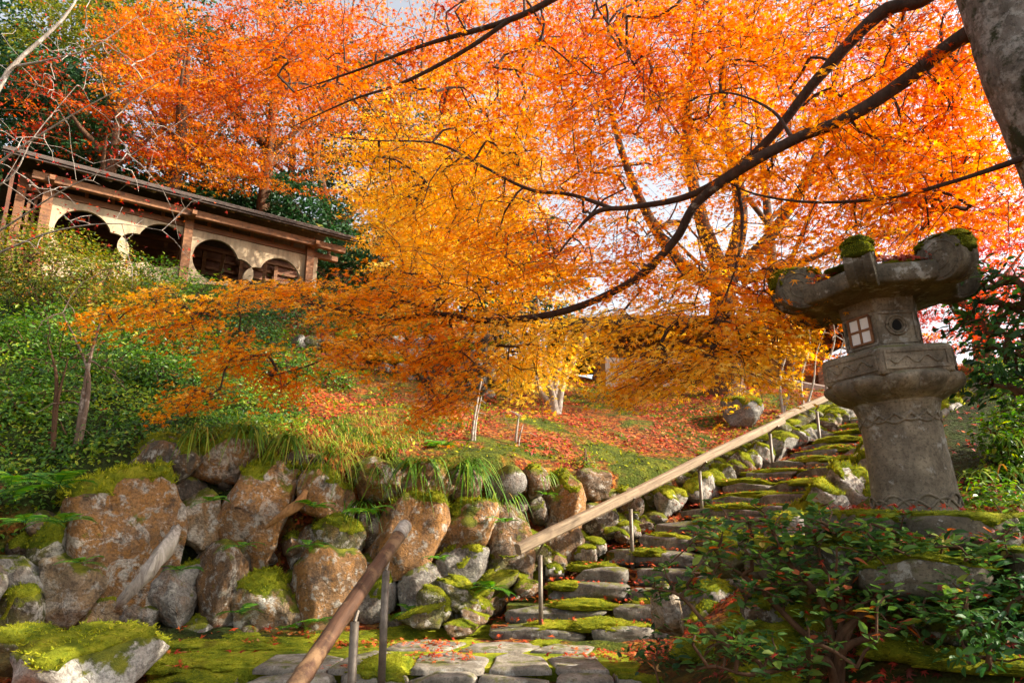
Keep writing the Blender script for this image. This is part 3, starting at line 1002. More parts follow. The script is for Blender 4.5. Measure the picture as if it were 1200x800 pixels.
for i in range(0, NS):
    n = norm(np.array([-(SR[i] - SL[i])[1], (SR[i] - SL[i])[0]]))
    d = norm(SR[i] - SL[i])
    q = SR[i] + d * U(.12, .24) + n * .1
    zz = SZ[i] + (.16 if i > 3 else .04)
    o = rock(edge_r, np.array([q[0], q[1], zz - .08]) - E1, (U(.5, .66), U(.46, .58), U(.6, .8) if i > 2 else .5), 'white' if i > 5 else 'grey', .25, None, ROCKS)
    coat(o, 1 if i < 15 else 0)

# ------------------------------------------------------------------ landing: paving slabs and the row of front blocks
landing = MB()
lp = np.array([[-2.75, 5.62], [.95, 5.62], [1.35, 6.55], [.6, 6.75], [-.2, 6.85], [-1.2, 7.0], [-2.6, 6.8], [-3.3, 6.3]])
lz = np.concatenate([np.c_[lp, np.full(len(lp), .012)], np.c_[lp, np.full(len(lp), -.25)]])
m_ = len(lp)
landing.add(lz, [np.arange(m_)[None], np.array([[k, k + m_, (k + 1) % m_ + m_, (k + 1) % m_] for k in range(m_)])])
land = landing.build("landing", M_MOSSB)
tag(land, "flat landing between the two flights of steps", kind="structure")
def slab(name, parent, poly, z0, z1, seed, mat):
    """irregular paving slab with eased edges and uneven top"""
    poly = np.asarray(poly, float)
    c = poly.mean(0)
    pts = []
    m = len(poly)
    for k in range(m):
        for t in np.linspace(0, 1, 5)[:-1]:
            q = poly[k] * (1 - t) + poly[(k + 1) % m] * t
            pts.append(q)
    pts = np.array(pts)
    pts += .02 * np.stack([vnoise(np.c_[pts * 5, np.full(len(pts), seed)], 1), vnoise(np.c_[pts * 5, np.full(len(pts), seed + 9)], 2)], 1)
    n = len(pts)
    rings = [(1.0, z0), (1.0, z1 - .02), (.97, z1 - .004), (.9, z1), (.6, z1), (.3, z1)]
    V = np.concatenate([np.c_[c + (pts - c) * s, np.full(n, z) + (.008 * vnoise(np.c_[pts * 3 * s, np.full(n, seed)], 4) if z > z0 else 0)] for s, z in rings] + [[[c[0], c[1], z1]]])
    F = np.array([[r * n + k, r * n + (k + 1) % n, (r + 1) * n + (k + 1) % n, (r + 1) * n + k] for r in range(len(rings) - 1) for k in range(n)])
    T = np.array([[(len(rings) - 1) * n + k, (len(rings) - 1) * n + (k + 1) % n, len(rings) * n] for k in range(n)])
    return MB().add(V, [F, T]).build(name, mat, parent, True)
def gp(px, py):
    return Pz(px, py, 0.03)[:2]
for k, poly in enumerate([
        [(296, 781), (380, 782), (404, 770), (372, 763), (322, 766)], [(386, 782), (474, 782), (486, 768), (440, 761), (408, 768)], [(480, 782), (566, 783), (574, 770), (530, 762), (490, 766)],
        [(572, 783), (648, 782), (636, 768), (600, 763), (580, 768)], [(450, 760), (526, 760), (548, 752), (500, 749), (462, 753)], [(536, 761), (612, 762), (640, 754), (590, 750), (552, 753)], [(654, 783), (714, 785), (700, 768), (664, 765), (642, 770)], [(622, 762), (690, 764), (700, 754), (650, 753)]]):
    slab("slab", land, [gp(*q) for q in poly], -.02, .03, k * 3.7, M_SLAB)
for px0, px1, tint in [(185, 285, 0), (285, 398, 0), (402, 482, 0), (482, 562, 0), (562, 642, 0), (642, 716, 0), (716, 772, 0)]:
    a, b = Pz(px0, 783, 0.0), Pz(px1, 783, 0.0)
    w = b[0] - a[0]
    o = rock(land, ((a[0] + b[0]) / 2, 5.50 + U(-.03, .03), -.095), (w * 1.03, .42, .22), 'grey', .1, (U(-.02, .02), U(-.02, .02), U(-.03, .03)), BLOCKS, "block", M_SLAB if px0 > 270 else M_STEP)
    if px0 < 280 or px0 in (402, 716):
        coat(o, 1)
for px, py, w, d, h in [(225, 778, .6, .3, .12), (450, 786, .42, .22, .22), (190, 782, .5, .34, .16), (260, 780, .5, .3, .1), (640, 757, .35, .25, .10), (490, 745, .9, .4, .14), (560, 743, .6, .35, .14), (620, 742, .4, .3, .12), (400, 752, 1.0, .5, .09), (310, 756, 1.1, .6, .09), (230, 760, .9, .5, .12), (350, 742, .8, .35, .12), (270, 748, .7, .4, .1), (440, 748, .8, .4, .1)]:
    p = Pz(px, py, 0.0)
    mo = moss(land, (p[0], p[1], .0), (w, d, h * 1.15), U(-.2, .2))
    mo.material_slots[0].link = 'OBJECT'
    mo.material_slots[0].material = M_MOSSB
# lower flight towards the viewer
for k in range(5):
    low = MB()
    for j in range(3):
        pass
    o = rock(land, (-.1 + U(-.1, .1), 5.0 - .42 * k, -.30 - .12 * k), (2.9, .48, .2), 'grey', .1, (0, 0, U(-.02, .02)), BLOCKS, "lower_step", M_STEP)

# ------------------------------------------------------------------ single rocks
def single_rock(name, label, px, py, Y, w, h, d, tint, rust=.4, pads=0):
    k = Y / 800.0
    p = P(px, py, Y)
    t = thing(name, label, "rock", (p[0], p[1], p[2] - h * k / 2))
    o = rock(t, (0, 0, h * k / 2), (w * k, d, h * k), tint, rust, (0, 0, U(0, 3)), ROCKS)
    if pads:
        coat(o, 1)
    return t
single_rock("mossy_boulder", "large boulder under yellow moss with a bare white face at the bottom left", 110, 782, 5.0, 190, 92, .9, 'white', .1, 4)
single_rock("mossy_boulder", "round mossy boulder with a grey face on the leaf-covered slope above the rail", 870, 487, 11.2, 66, 46, .6, 'grey', .1, 2)
single_rock("mossy_boulder", "small yellow-mossed stone under the dark-leaved shrub", 862, 655, 5.2, 90, 66, .5, 'moss', .1, 3)
single_rock("mossy_boulder", "upright brown stone at the foot of the steps beside the shrub", 782, 715, 5.7, 36, 64, .3, 'tan', .5, 0)
single_rock("mossy_boulder", "moss-topped rock below the lantern plinth among red leaves", 1010, 745, 4.3, 120, 70, .5, 'moss', .2, 2)
single_rock("mossy_boulder", "low mossy rock in the bottom right corner behind the small shrub", 1120, 740, 4.0, 130, 66, .5, 'moss', .2, 2)
single_rock("mossy_boulder", "green mossy stone beside the landing at the lower left edge", 20, 770, 5.4, 90, 60, .6, 'moss', .2, 2)
single_rock("mossy_boulder", "mossy stone half hidden by the shrub left of its trunk", 905, 720, 4.8, 70, 60, .4, 'dark', .2, 1)

for k in range(26):      # moss growing over the bank between the steps and the lantern
    x_, y_ = U(1.35, 2.9), U(3.6, 5.7)
    mo = moss(ground, (x_, y_, float(ground_z(x_, y_)) - .01), (U(.3, .7), U(.3, .6), U(.12, .22)), U(0, 3))
    mo.material_slots[0].link = 'OBJECT'
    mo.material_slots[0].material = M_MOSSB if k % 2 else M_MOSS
# ------------------------------------------------------------------ exposed roots in the wall
def root_log(name, label, pix, rad, mat, wob=.012, sides=14):
    pts = np.array([P(*q) for q in pix])
    base = pts[-1].copy()
    s = spline(np.c_[pts, np.asarray(rad)], 26)
    V, F = tubes(s[None, :, :3], s[None, :, 3], sides)
    a = np.tile(np.arange(sides) * 2 * math.pi / sides, 26)
    u = np.repeat(np.linspace(0, 1, 26), sides)
    cen = np.repeat(s[:, :3], sides, 0)
    g = 1 + .30 * np.sin(a * 5 + 3 * np.sin(u * 7)) * .6 + .22 * vnoise(np.c_[np.cos(a) * 2, np.sin(a) * 2, u * 6], 3)
    V = cen + (V - cen) * g[:, None]
    o = MB().add(V - base, [F, (np.arange(sides)[::-1])[None], (np.arange(sides) + 25 * sides)[None]]).build(name, mat, None, True)
    o.location = base
    return tag(o, label, "root")
root_log("weathered_root", "bleached white driftwood-like root leaning against the largest boulder", [(208, 618, 6.75), (196, 640, 6.45), (172, 672, 6.3), (146, 700, 6.3), (137, 712, 6.4)], [.04, .07, .055, .045, .02], M_ROOT)
root_log("weathered_root", "orange split root clinging to the tall boulder below the grass", [(358, 575, 7.2), (350, 590, 7.0), (330, 604, 6.95), (312, 618, 7.0)], [.025, .05, .035, .012], M_ROOT2)
# ------------------------------------------------------------------ handrails
def rail_beam(name, parent, a, b, w, h, mat, rnd=False, n=24, seed=1):
    """long beam in its own frame (x along it), eased edges, slightly uneven"""
    a, b = np.asarray(a, float), np.asarray(b, float)
    L = np.linalg.norm(b - a)
    sides = 16
    ang = (np.arange(sides) + .5) * 2 * math.pi / sides
    if rnd:
        prof = np.stack([np.cos(ang), np.sin(ang)], 1)
    else:
        c, s = np.cos(ang), np.sin(ang)
        k = (np.abs(c) ** 7 + np.abs(s) ** 7) ** (-1 / 7)
        prof = np.stack([c * k, s * k], 1)
    xs = np.linspace(0, L, n)
    V = np.zeros((n, sides, 3))
    for i, x in enumerate(xs):
        g = 1 + .05 * vnoise(np.array([[x * 1.7, seed, 0]]))[0]
        knot = 1 + (.10 * math.exp(-((x % .55) - .27) ** 2 / .0006) if rnd else 0)
        V[i, :, 0] = x
        V[i, :, 1] = prof[:, 0] * w / 2 * g * knot + .008 * math.sin(x * 1.3)
        V[i, :, 2] = prof[:, 1] * h / 2 * g * knot + .006 * math.sin(x * 2.1 + 1)
    i, j = np.meshgrid(np.arange(n - 1), np.arange(sides), indexing='ij')
    j2 = (j + 1) % sides
    F = np.stack([i * sides + j, (i + 1) * sides + j, (i + 1) * sides + j2, i * sides + j2], -1).reshape(-1, 4)
    o = MB().add(V.reshape(-1, 3), [F, np.arange(sides)[None], (np.arange(sides)[::-1] + (n - 1) * sides)[None]]).build(name, mat, parent, rnd)
    d = norm(b - a)
    o.location = a
    o.rotation_euler = Vector(d).to_track_quat('X', 'Z').to_euler()
    return o
up_rail = thing("handrail", "pale weathered wooden handrail on thin steel posts climbing beside the upper steps", "handrail", P(634, 742, 6.9))
R0 = np.array(up_rail.location)
# posts measured in the photograph: base and head pixels, with the distance of the step they stand on
posts = [((634, 742), (634, 650), 6.72), ((742, 672), (740, 596), 7.5), ((824, 618), (821, 552), 8.3), ((908, 573), (903, 508), 9.3), ((964, 546), (958, 482), 9.9)]
heads = []
for (b, t, Y) in posts:
    pb, pt = P(*b, Y), P(*t, Y)
    pt[0], pt[1] = pb[0], pb[1]
    pb[2] -= .12
    MB().tube(np.array([pb, pt]) - R0, .021, 10).build("post", M_STEEL, up_rail, True)
    heads.append(pt)
heads = np.array(heads)
A = P(607, 644, 6.42)
B = P(917, 492, 9.42)
B2 = P(980, 461, 10.15)
d = norm(B - A)
rail_beam("rail", up_rail, A - R0, B - R0, .085, .10, M_RAIL, seed=3)
rail_beam("rail", up_rail, P(912, 492.5, 9.40) - R0 + np.array([0, 0, .01]), B2 - R0, .082, .095, M_RAIL, seed=8)
for h in heads:
    t = (h - A) @ norm(B2 - A)
    q = A + norm(B2 - A) * t
    mb = MB()
    mb.tube(np.array([h + [0, 0, -.03], h + [-.03, -.01, .0], q + [0, 0, -.05]]) - R0, .011, 6)
    mb.build("bracket", M_STEEL, up_rail)
low_rail = thing("handrail", "dark round pole handrail with a frayed pale end descending towards the viewer", "handrail", (-.88, 5.2, 0))
R1 = np.array(low_rail.location)
a = P(330, 830, 3.55)
b = P(474, 618, 5.45)
pole = rail_beam("rail", low_rail, a - R1, b - R1, .098, .098, M_POLE, True, 40, 5)
dd = norm(b - a)
rail_beam("frayed_end", low_rail, b - dd * .16 - R1, b + dd * .02 - R1, .108, .108, M_ROOT, True, 14, 9)
for (bx, by), (tx, ty), Y in [((447, 798), (454, 668), 5.2), ((409, 860), (413, 728), 4.45)]:
    pb, pt = P(bx, by, Y), P(tx, ty, Y)
    pb[2] -= .2
    pt[0], pt[1] = pb[0], pb[1]
    po = MB().tube(np.array([pb, pt]) - R1, .027, 12).build("post", M_STEEL, low_rail, True)
    MB().tube(np.array([pt + [0, 0, .0], pt + [.01, .03, .06]]) - R1, .013, 6).build("bracket", M_STEEL, low_rail)

# ------------------------------------------------------------------ stone lantern
LB = P(1075, 602, 4.6)
lantern = thing("stone_lantern", "large weathered hexagonal stone lantern with scrolled mossy roof on round pillar", "stone lantern", LB, (0, math.radians(-3.0), math.atan2(LB[0], LB[1]) * -1 + math.radians(-5)))
lantern.scale = (.84, .84, .84)
def hexv(R, z, rot=-math.pi / 2):
    return np.array([[R * math.cos(rot + k * math.pi / 3), R * math.sin(rot + k * math.pi / 3), z] for k in range(6)])
def hexloft(rings, sub=1):
    V = np.concatenate([hexv(R, z) for R, z in rings])
    m = len(rings)
    F = np.array([[i * 6 + j, i * 6 + (j + 1) % 6, (i + 1) * 6 + (j + 1) % 6, (i + 1) * 6 + j] for i in range(m - 1) for j in range(6)])
    return V, [F, np.arange(6)[::-1][None], (np.arange(6) + (m - 1) * 6)[None]]
PH = .86
# pillar
prof = [(.325, -.3), (.325, -.03), (.318, 0), (.310, .04), (.304, .1), (.296, .3), (.290, .5), (.288, .7), (.292, PH - .1), (.305, PH - .05), (.32, PH)]
pil = MB().lathe(spline(prof, 60), 72, wob=lambda z, a: 1 + .012 * np.sin(a * 3 + z * 4) + .008 * np.sin(a * 7)).build("pillar", M_LANTERN, lantern, True)
def wave_band(z0, amp, n, r, up=1, off=0.0, rad=.011):
    t = np.linspace(0, 2 * math.pi, 241)
    z = z0 + up * amp * np.abs(np.sin(t * n / 2 + off))
    return np.stack([r(z) * np.cos(t), r(z) * np.sin(t), z], 1), rad
rr = lambda z: np.interp(z, [p[1] for p in prof], [p[0] for p in prof]) * 1.004
mb = MB()
for z0, amp, n, up, off in [(PH - .10, .06, 8, -1, 0), (PH - .10, .075, 8, -1, math.pi / 2), (.05, .09, 8, 1, 0), (.04, .07, 8, 1, math.pi / 2)]:
    p, rd = wave_band(z0, amp, n, rr, up, off)
    V, F = tubes(p[None], np.full((1, len(p)), rd), 5)
    MB().add(V, F).build("carved_band", M_LANTERN, pil, True)
# platform with lotus petals below and panelled hexagonal block above
def petal_wob(z, a):
    k = np.abs(np.sin(a * 6)) ** .6
    t = np.clip((z - PH) / .2, 0, 1)
    return 1 + .10 * k * np.sin(t * math.pi) ** .7 * (1 + .3 * t)
plat = MB().lathe(spline([(.315, PH - .02), (.33, PH + .005), (.40, PH + .05), (.455, PH + .11), (.475, PH + .16), (.46, PH + .19)], 26), 144, wob=petal_wob).build("platform", M_LANTERN, lantern, True)
V, F = hexloft([(.485, PH + .165), (.52, PH + .175), (.525, PH + .20), (.53, PH + .36), (.525, PH + .375), (.47, PH + .40), (.34, PH + .415)])
blk = MB().add(V, F).build("block", M_LANTERN, plat)
bv = blk.modifiers.new("bevel", 'BEVEL')
bv.width = .012
bv.segments = 2
# incised panel frames on each block face
for k in range(6):
    v = hexv(.531, 0)
    a_, b_ = v[k], v[(k + 1) % 6]
    mb = MB()
    for t0, t1, z0, z1 in [(.06, .94, .335, .355), (.06, .94, .205, .225), (.06, .09, .225, .335), (.91, .94, .225, .335)]:
        p0, p1 = a_ + (b_ - a_) * t0, a_ + (b_ - a_) * t1
        mb.bar((p0[0], p0[1], PH + (z0 + z1) / 2), (p1[0], p1[1], PH + (z0 + z1) / 2), .012, z1 - z0)
    # a low wave carved in the panel
    t = np.linspace(.14, .86, 40)
    p = a_[None] + (b_ - a_)[None] * t[:, None]
    p[:, 2] = PH + .275 + .025 * np.sin(t * 22 + k)
    V, F = tubes(p[None], np.full((1, 40), .007), 4)
    mb.add(V, F)
    mb.build("panel_frame", M_LANTERN, plat)
# firebox
FZ = PH + .41
FH = .37
V, F = hexloft([(.315, FZ), (.305, FZ + .02), (.300, FZ + .04), (.298, FZ + FH - .06), (.31, FZ + FH - .05), (.32, FZ + FH + .06)])
fire = MB().add(V, F).build("firebox", M_LANTERN, lantern)
bv = fire.modifiers.new("bevel", 'BEVEL')
bv.width = .008
bv.segments = 2
ap = .30 * math.cos(math.pi / 6)
def face_frame(k):
    az = -math.pi / 2 + math.pi / 6 + k * math.pi / 3
    n = np.array([math.cos(az), math.sin(az), 0])
    t = np.array([-math.sin(az), math.cos(az), 0])
    return n, t
for k in range(6):
    n, t = face_frame(k)
    mb = MB()
    c = n * (ap + .002)
    hw = .142
    for s in (-1, 1):
        mb.bar(c + t * s * hw + [0, 0, FZ + .05], c + t * s * hw + [0, 0, FZ + FH - .07], .016, .022, up=t)
    for z in (FZ + .05, FZ + FH - .075):
        mb.bar(c - t * hw + [0, 0, z], c + t * hw + [0, 0, z], .016, .02)
    mb.build("moulding", M_LANTERN, fire)
    if k in (5, 2):     # wooden lattice window with paper panes
        wc = n * (ap + .006) + np.array([0, 0, FZ + .185])
        w2, h2 = .098, .112
        fr = MB()
        for s in (-1, 0, 1):
            fr.bar(wc + t * s * w2 + [0, 0, -h2], wc + t * s * w2 + [0, 0, h2], .022, .018 if s else .016, up=t)
        for s in (-1, 0, 1):
            fr.bar(wc - t * w2 + [0, 0, s * h2], wc + t * w2 + [0, 0, s * h2], .024, .018 if s else .016)
        wf = fr.build("window", M_TIMBERL, fire)
        for sx in (-1, 1):
            for sz in (-1, 1):
                q = wc + t * sx * w2 / 2 + np.array([0, 0, sz * h2 / 2]) - n * .003
                pm = MB()
                pm.bar(q - t * (w2 / 2 - .009), q + t * (w2 / 2 - .009), .008, h2 - .018)
                pm.build("pane", M_PAPER, wf)
    else:               # carved ring round a black disc, the hole's shade put into its colour
        c = n * (ap + .004) + np.array([0, 0, FZ + .19])
        th = np.linspace(0, 2 * math.pi, 33)
        for r_, w_ in ((.078, .012), (.058, .009)):
            p = c + np.cos(th)[:, None] * t * r_ + np.sin(th)[:, None] * np.array([0, 0, 1.0]) * r_
            V, F = tubes(p[None], np.full((1, 33), w_), 6)
            MB().add(V, F).build("ring", M_LANTERN, fire, True)
        q = c + n * .003
        disc = q + np.cos(th[:-1])[:, None] * t * .034 * (1 - .25 * np.sin(th[:-1]))[:, None] + np.sin(th[:-1])[:, None] * np.array([0, 0, 1.0]) * .044
        MB().add(np.vstack([disc, disc - n * .02]), [np.arange(32)[None], np.array([[i_, i_ + 32, (i_ + 1) % 32 + 32, (i_ + 1) % 32] for i_ in range(32)])]).build("opening", M_DARKHOLE, fire)
# roof: thick hexagonal umbrella, ridges running out to six big scrolls
RZ = FZ + FH + .05
def roof_rings():
    return [(.30, RZ - .01), (.36, RZ + .012), (.60, RZ + .025), (.66, RZ + .03), (.678, RZ + .045), (.682, RZ + .155), (.66, RZ + .18), (.56, RZ + .21), (.42, RZ + .255), (.28, RZ + .30), (.16, RZ + .335), (.13, RZ + .34)]
def fine_hex(rings, per=10, warp=None):
    Vs = []
    for R, z in rings:
        c = hexv(R, z)
        for k in range(6):
            for t in np.arange(per) / per:
                q = c[k] * (1 - t) + c[(k + 1) % 6] * t
                e = abs(t - .5) * 2
                q = q.copy()
                if R > .31:
                    q[2] += .025 * e ** 3 * (R / .67) ** 2
                Vs.append(q)
    n = per * 6
    V = np.array(Vs)
    m = len(rings)
    F = np.array([[i * n + j, i * n + (j + 1) % n, (i + 1) * n + (j + 1) % n, (i + 1) * n + j] for i in range(m - 1) for j in range(n)])
    V = V + .006 * np.stack([fbm(V * 7, 3, 4), fbm(V * 7 + 9, 3, 5), fbm(V * 7 + 17, 3, 6)], 1)
    return V, [F, np.arange(n)[::-1][None], (np.arange(n) + (m - 1) * n)[None]]
V, F = fine_hex(roof_rings())
roof = MB().add(V, F).build("roof", M_LROOF, lantern, True)
for k in range(6):
    az = -math.pi / 2 + k * math.pi / 3
    e = np.array([math.cos(az), math.sin(az), 0])
    s = np.array([-math.sin(az), math.cos(az), 0])
    zz = np.array([0, 0, 1.0])
    # outline of the scroll in the plane of (e, z): ridge from the cap sweeping out and rolling up
    cen = e * .64 + zz * (RZ + .19)
    R_ = .186
    th = np.linspace(0, 2 * math.pi, 41)[:-1]
    wid = .098
    V = []
    for w_, r_ in ((-wid, R_ - .03), (-wid, R_ - .006), (-wid + .008, R_), (-.035, R_), (-.028, R_ - .014), (.028, R_ - .014), (.035, R_), (wid - .008, R_), (wid, R_ - .006), (wid, R_ - .03)):
        V.append(cen + np.cos(th)[:, None] * e * r_ + np.sin(th)[:, None] * zz * r_ + s * w_)
    V = np.concatenate(V)
    V = V + .004 * np.stack([fbm(V * 9, 3, 14), fbm(V * 9 + 9, 3, 15), fbm(V * 9 + 17, 3, 16)], 1)
    n = len(th)
    F = np.array([[i_ * n + j_, i_ * n + (j_ + 1) % n, (i_ + 1) * n + (j_ + 1) % n, (i_ + 1) * n + j_] for i_ in range(9) for j_ in range(n)])
    mb = MB().add(V, [F, np.arange(n)[None], (np.arange(n)[::-1] + 9 * n)[None]])
    for sgn in (-1, 1):
        t = np.linspace(0, 1, 60)
        a_ = -2.2 + t * 4.2 * math.pi
        r_ = (R_ - .02) * (1 - t * .85)
        p = cen + np.cos(a_)[:, None] * e * r_[:, None] + np.sin(a_)[:, None] * zz * r_[:, None] + s * sgn * wid
        Vt, Ft = tubes(p[None], np.full((1, 60), .006), 5)
        mb.add(Vt, Ft)
    # ridge
    rp = np.array([e * .16 + zz * (RZ + .325), e * .3 + zz * (RZ + .285), e * .42 + zz * (RZ + .26), e * .54 + zz * (RZ + .25)])
    rp = spline(rp, 12)
    for i_ in range(11):
        mb.bar(rp[i_], rp[i_ + 1] + (rp[i_ + 1] - rp[i_]) * .05, .13, .07)
    mb.build("scroll", M_LROOF, roof)
    for q_, s_ in ((cen + zz * .165 - e * .02, (.30, .215, .07)), (cen + zz * .13 + e * .10, (.20, .21, .13)), (cen + zz * .12 - e * .12, (.20, .21, .13)), (cen + zz * .04 + e * .165, (.09, .205, .22))):
        mo = moss(roof, q_, s_, az + U(-.1, .1))
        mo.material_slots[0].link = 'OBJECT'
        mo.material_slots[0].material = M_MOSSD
for k in range(6):
    n, t = face_frame(k)
    for _ in range(2):
        moss(roof, n * U(.34, .46) + t * U(-.16, .16) + np.array([0, 0, RZ + U(.20, .24)]), (.3, .22, .07), U(0, 3))
# plinth stones under the lantern
plinth = thing("lantern_plinth", "leaf-strewn stepped stone plinth carrying the lantern", "plinth", (LB[0], LB[1], LB[2] - .62))
for k in range(6):
    a_ = k * math.pi / 3 + .4
    rock(plinth, (.42 * math.cos(a_), .42 * math.sin(a_), .53), (.62, .5, .22), 'grey', .1, (0, 0, a_ + math.pi / 2), BLOCKS, "stone", M_LROOF)
for k in range(9):
    a_ = k * math.pi * 2 / 9
    rock(plinth, (.85 * math.cos(a_), .8 * math.sin(a_), .32), (.66, .5, .26), 'grey', .1, (0, 0, a_ + math.pi / 2), BLOCKS, "stone", M_LROOF)
MB().lathe([(.8, -.2), (.8, .3), (.5, .4), (.5, .55), (.3, .58)], 24).build("core", M_GROUND, plinth)
for k in range(10):
    a_ = U(0, 6.28)
    moss(plinth, (U(.45, .85) * math.cos(a_), U(.45, .85) * math.sin(a_), U(.42, .5)), (U(.25, .45), U(.25, .4), .1), U(0, 3))

for o in [c for c in plinth.children if c.name.startswith('stone')]:
    coat(o, 1)
# ------------------------------------------------------------------ gallery with gourd-shaped openings, upper left
GA, GBp = P(14, 170, 15.0), P(414, 282, 20.6)
GZ = 9.55
gu = norm((GBp - GA)[:2])
GLEN = float(np.linalg.norm((GBp - GA)[:2]))
grz = math.atan2(gu[1], gu[0])
gallery = thing("roofed_gallery", "roofed wooden gallery with ochre plaster wall and gourd-shaped openings on the hillside", "building", (GA[0], GA[1], 0), (0, 0, grz))
def g_local(px, py, yl):
    """pixel -> (x, z) on the gallery's vertical plane at local depth yl"""
    d = ray(px, py)
    nrm2 = np.array([-gu[1], gu[0]])
    q0 = GA[:2] + nrm2 * yl
    t = ((q0 - EYE[:2]) @ nrm2) / (d[:2] @ nrm2)
    w = EYE + d * t
    return float((w[:2] - GA[:2]) @ gu), float(w[2])
WY = .85
wtop0 = g_local(69, 229, WY)
wtop1 = g_local(354, 302, WY)
WT = (wtop0[1] + wtop1[1]) / 2
WB = WT - 2.9
x_left, x_right = g_local(60, 240, WY)[0], g_local(372, 300, WY)[0]
cu = bpy.data.curves.new("plaster", 'CURVE')
cu.dimensions = '2D'
cu.fill_mode = 'BOTH'
cu.extrude = .05
def poly2(pts):
    s = cu.splines.new('POLY')
    s.points.add(len(pts) - 1)
    for q, p in zip(s.points, pts):
        q.co = (p[0], p[1], 0, 1)
    s.use_cyclic_u = True
poly2([(x_left, WB), (x_right, WB), (x_right, WT), (x_left, WT)])
holes = []
def gourd(big, small, rb, rs):
    """outline of two joined circles: a large one and a smaller lobe"""
    (x0, z0), (x1, z1) = big, small
    pts = []
    for a in np.linspace(0, 2 * math.pi, 181)[:-1]:
        d = np.array([math.cos(a), math.sin(a)])
        r = rb
        c = np.array([x1 - x0, z1 - z0])
        b = d @ c
        disc = b * b - (c @ c - rs * rs)
        if disc > 0:
            r = max(r, b + math.sqrt(disc))
        pts.append((x0 + d[0] * r, z0 + d[1] * r))
    return pts
for (bx, by), (sx, sy) in [((97, 276), (133, 292)), ((190, 293), (158, 299)), ((252, 310), (279, 321)), ((327, 331), (302, 332))]:
    bl, sl = g_local(bx, by, WY), g_local(sx, sy, WY)
    sgn = 1 if sl[0] > bl[0] else -1
    top = g_local(bx, {97: 247, 190: 263, 252: 281, 327: 303}[bx], WY)[1]
    rb = .64
    bl = (bl[0], top - rb)
    poly2(gourd(bl, (bl[0] + sgn * .68, bl[1] - .22), rb, .42))
    holes.append(bl)
co = bpy.data.objects.new("tmp", cu)
C.objects.link(co)
me = bpy.data.meshes.new_from_object(co.evaluated_get(bpy.context.evaluated_depsgraph_get()))
bpy.data.objects.remove(co)
me.materials.clear()
me.materials.append(M_PLASTER)
wl = link("wall", me, gallery, (0, WY, 0), (math.pi / 2, 0, 0))
EZ = GZ
sl_ = math.tan(math.radians(24))
def gbox(name, c, s, mat, parent=gallery):
    return MB().box((0, 0, 0), s).build(name, mat, parent) if False else _gb(name, c, s, mat, parent)
def _gb(name, c, s, mat, parent):
    o = MB().box((0, 0, 0), s).build(name, mat, parent)
    o.location = [float(v) for v in c]
    return o
RUN = 2.3
# roof: two slopes with a thick layered edge
for sgn, nm in ((1, 0), (-1, 1)):
    y0 = 0 if sgn == 1 else 2 * RUN
    mb = MB()
    V = []
    for x in (-.1, GLEN + .1):
        for y, z in ((y0, EZ + .10), (y0, EZ - .02), (RUN, EZ - .02 + RUN * sl_), (RUN, EZ + .13 + RUN * sl_)):
            V.append((x, y, z))
    mb.add(V, [np.array([[0, 1, 2, 3], [7, 6, 5, 4], [0, 4, 5, 1], [1, 5, 6, 2], [3, 2, 6, 7], [0, 3, 7, 4]])])
    rf = mb.build("roof", M_SHINGLE, gallery)
    if sgn == 1:
        for k, (dz, dy) in enumerate(((.115, .03), (.06, -.012), (.005, .03))):
            _gb("edge_layer", (GLEN / 2, dy, EZ + dz - .02), (GLEN + .3 + .02 * k, .10, .045), M_SHINGLE, rf)
nr = int(GLEN / .52)
for k in range(nr + 1):
    x = .06 + k * (GLEN - .12) / nr
    mb = MB()
    mb.tube([(x, .12, EZ - .07 + .12 * sl_ * 1), (x, RUN, EZ - .09 + RUN * sl_)], .052, 8)
    mb.build("rafter", M_BOARD, gallery)
zb = EZ - .30
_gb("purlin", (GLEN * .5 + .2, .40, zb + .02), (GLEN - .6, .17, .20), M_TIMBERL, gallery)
_gb("top_plate", (GLEN * .5 + .1, WY, WT + .09), (GLEN - .5, .18, .16), M_TIMBER, gallery)
for k in range(int(GLEN / .62)):
    x = .5 + k * .62
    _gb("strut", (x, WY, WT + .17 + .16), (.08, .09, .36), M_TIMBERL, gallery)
for px, py in ((55, 238), (218, 290), (362, 312)):
    x = g_local(px, py, WY - .12)[0]
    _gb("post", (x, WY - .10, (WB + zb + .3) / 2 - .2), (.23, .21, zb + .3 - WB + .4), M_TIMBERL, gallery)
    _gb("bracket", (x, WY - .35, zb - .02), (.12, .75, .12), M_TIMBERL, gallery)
_gb("post", (.35, WY, (WB + EZ) / 2 - .1), (.2, .2, EZ - WB), M_TIMBER, gallery)
_gb("floor", (GLEN / 2, WY + 1.3, WB + .05), (GLEN - .4, 2.6, .12), M_FLOORW, gallery)
back = _gb("back_wall", (GLEN / 2, 2 * RUN - .5, (WB + EZ) / 2), (GLEN - .4, .08, EZ - WB + .6), M_FLOORW, gallery)
for k in range(11):
    _gb("slat", (0, -.10, -1.4 + k * .32), (GLEN - .5, .07, .09), M_TIMBER, back)
for k in range(8):
    _gb("slat", (-GLEN / 2 + .7 + k * 1.2, -.2, 0), (.12, .1, 3.4), M_TIMBERL, back)
for k in range(7):
    mb = MB()
    x = 1.0 + k * 1.4
    mb.bar((x, WY + .4, WB + .3), (x + .9, 2 * RUN - .8, EZ - .1), .1, .12)
    mb.build("brace", M_TIMBERL, gallery)
for k in range(6):      # open lattice at the far left bay
    _gb("lattice_bar", (x_left * .5 + .1, WY, WT - .1 - k * .38), (x_left - .5, .06, .07), M_TIMBER, gallery)
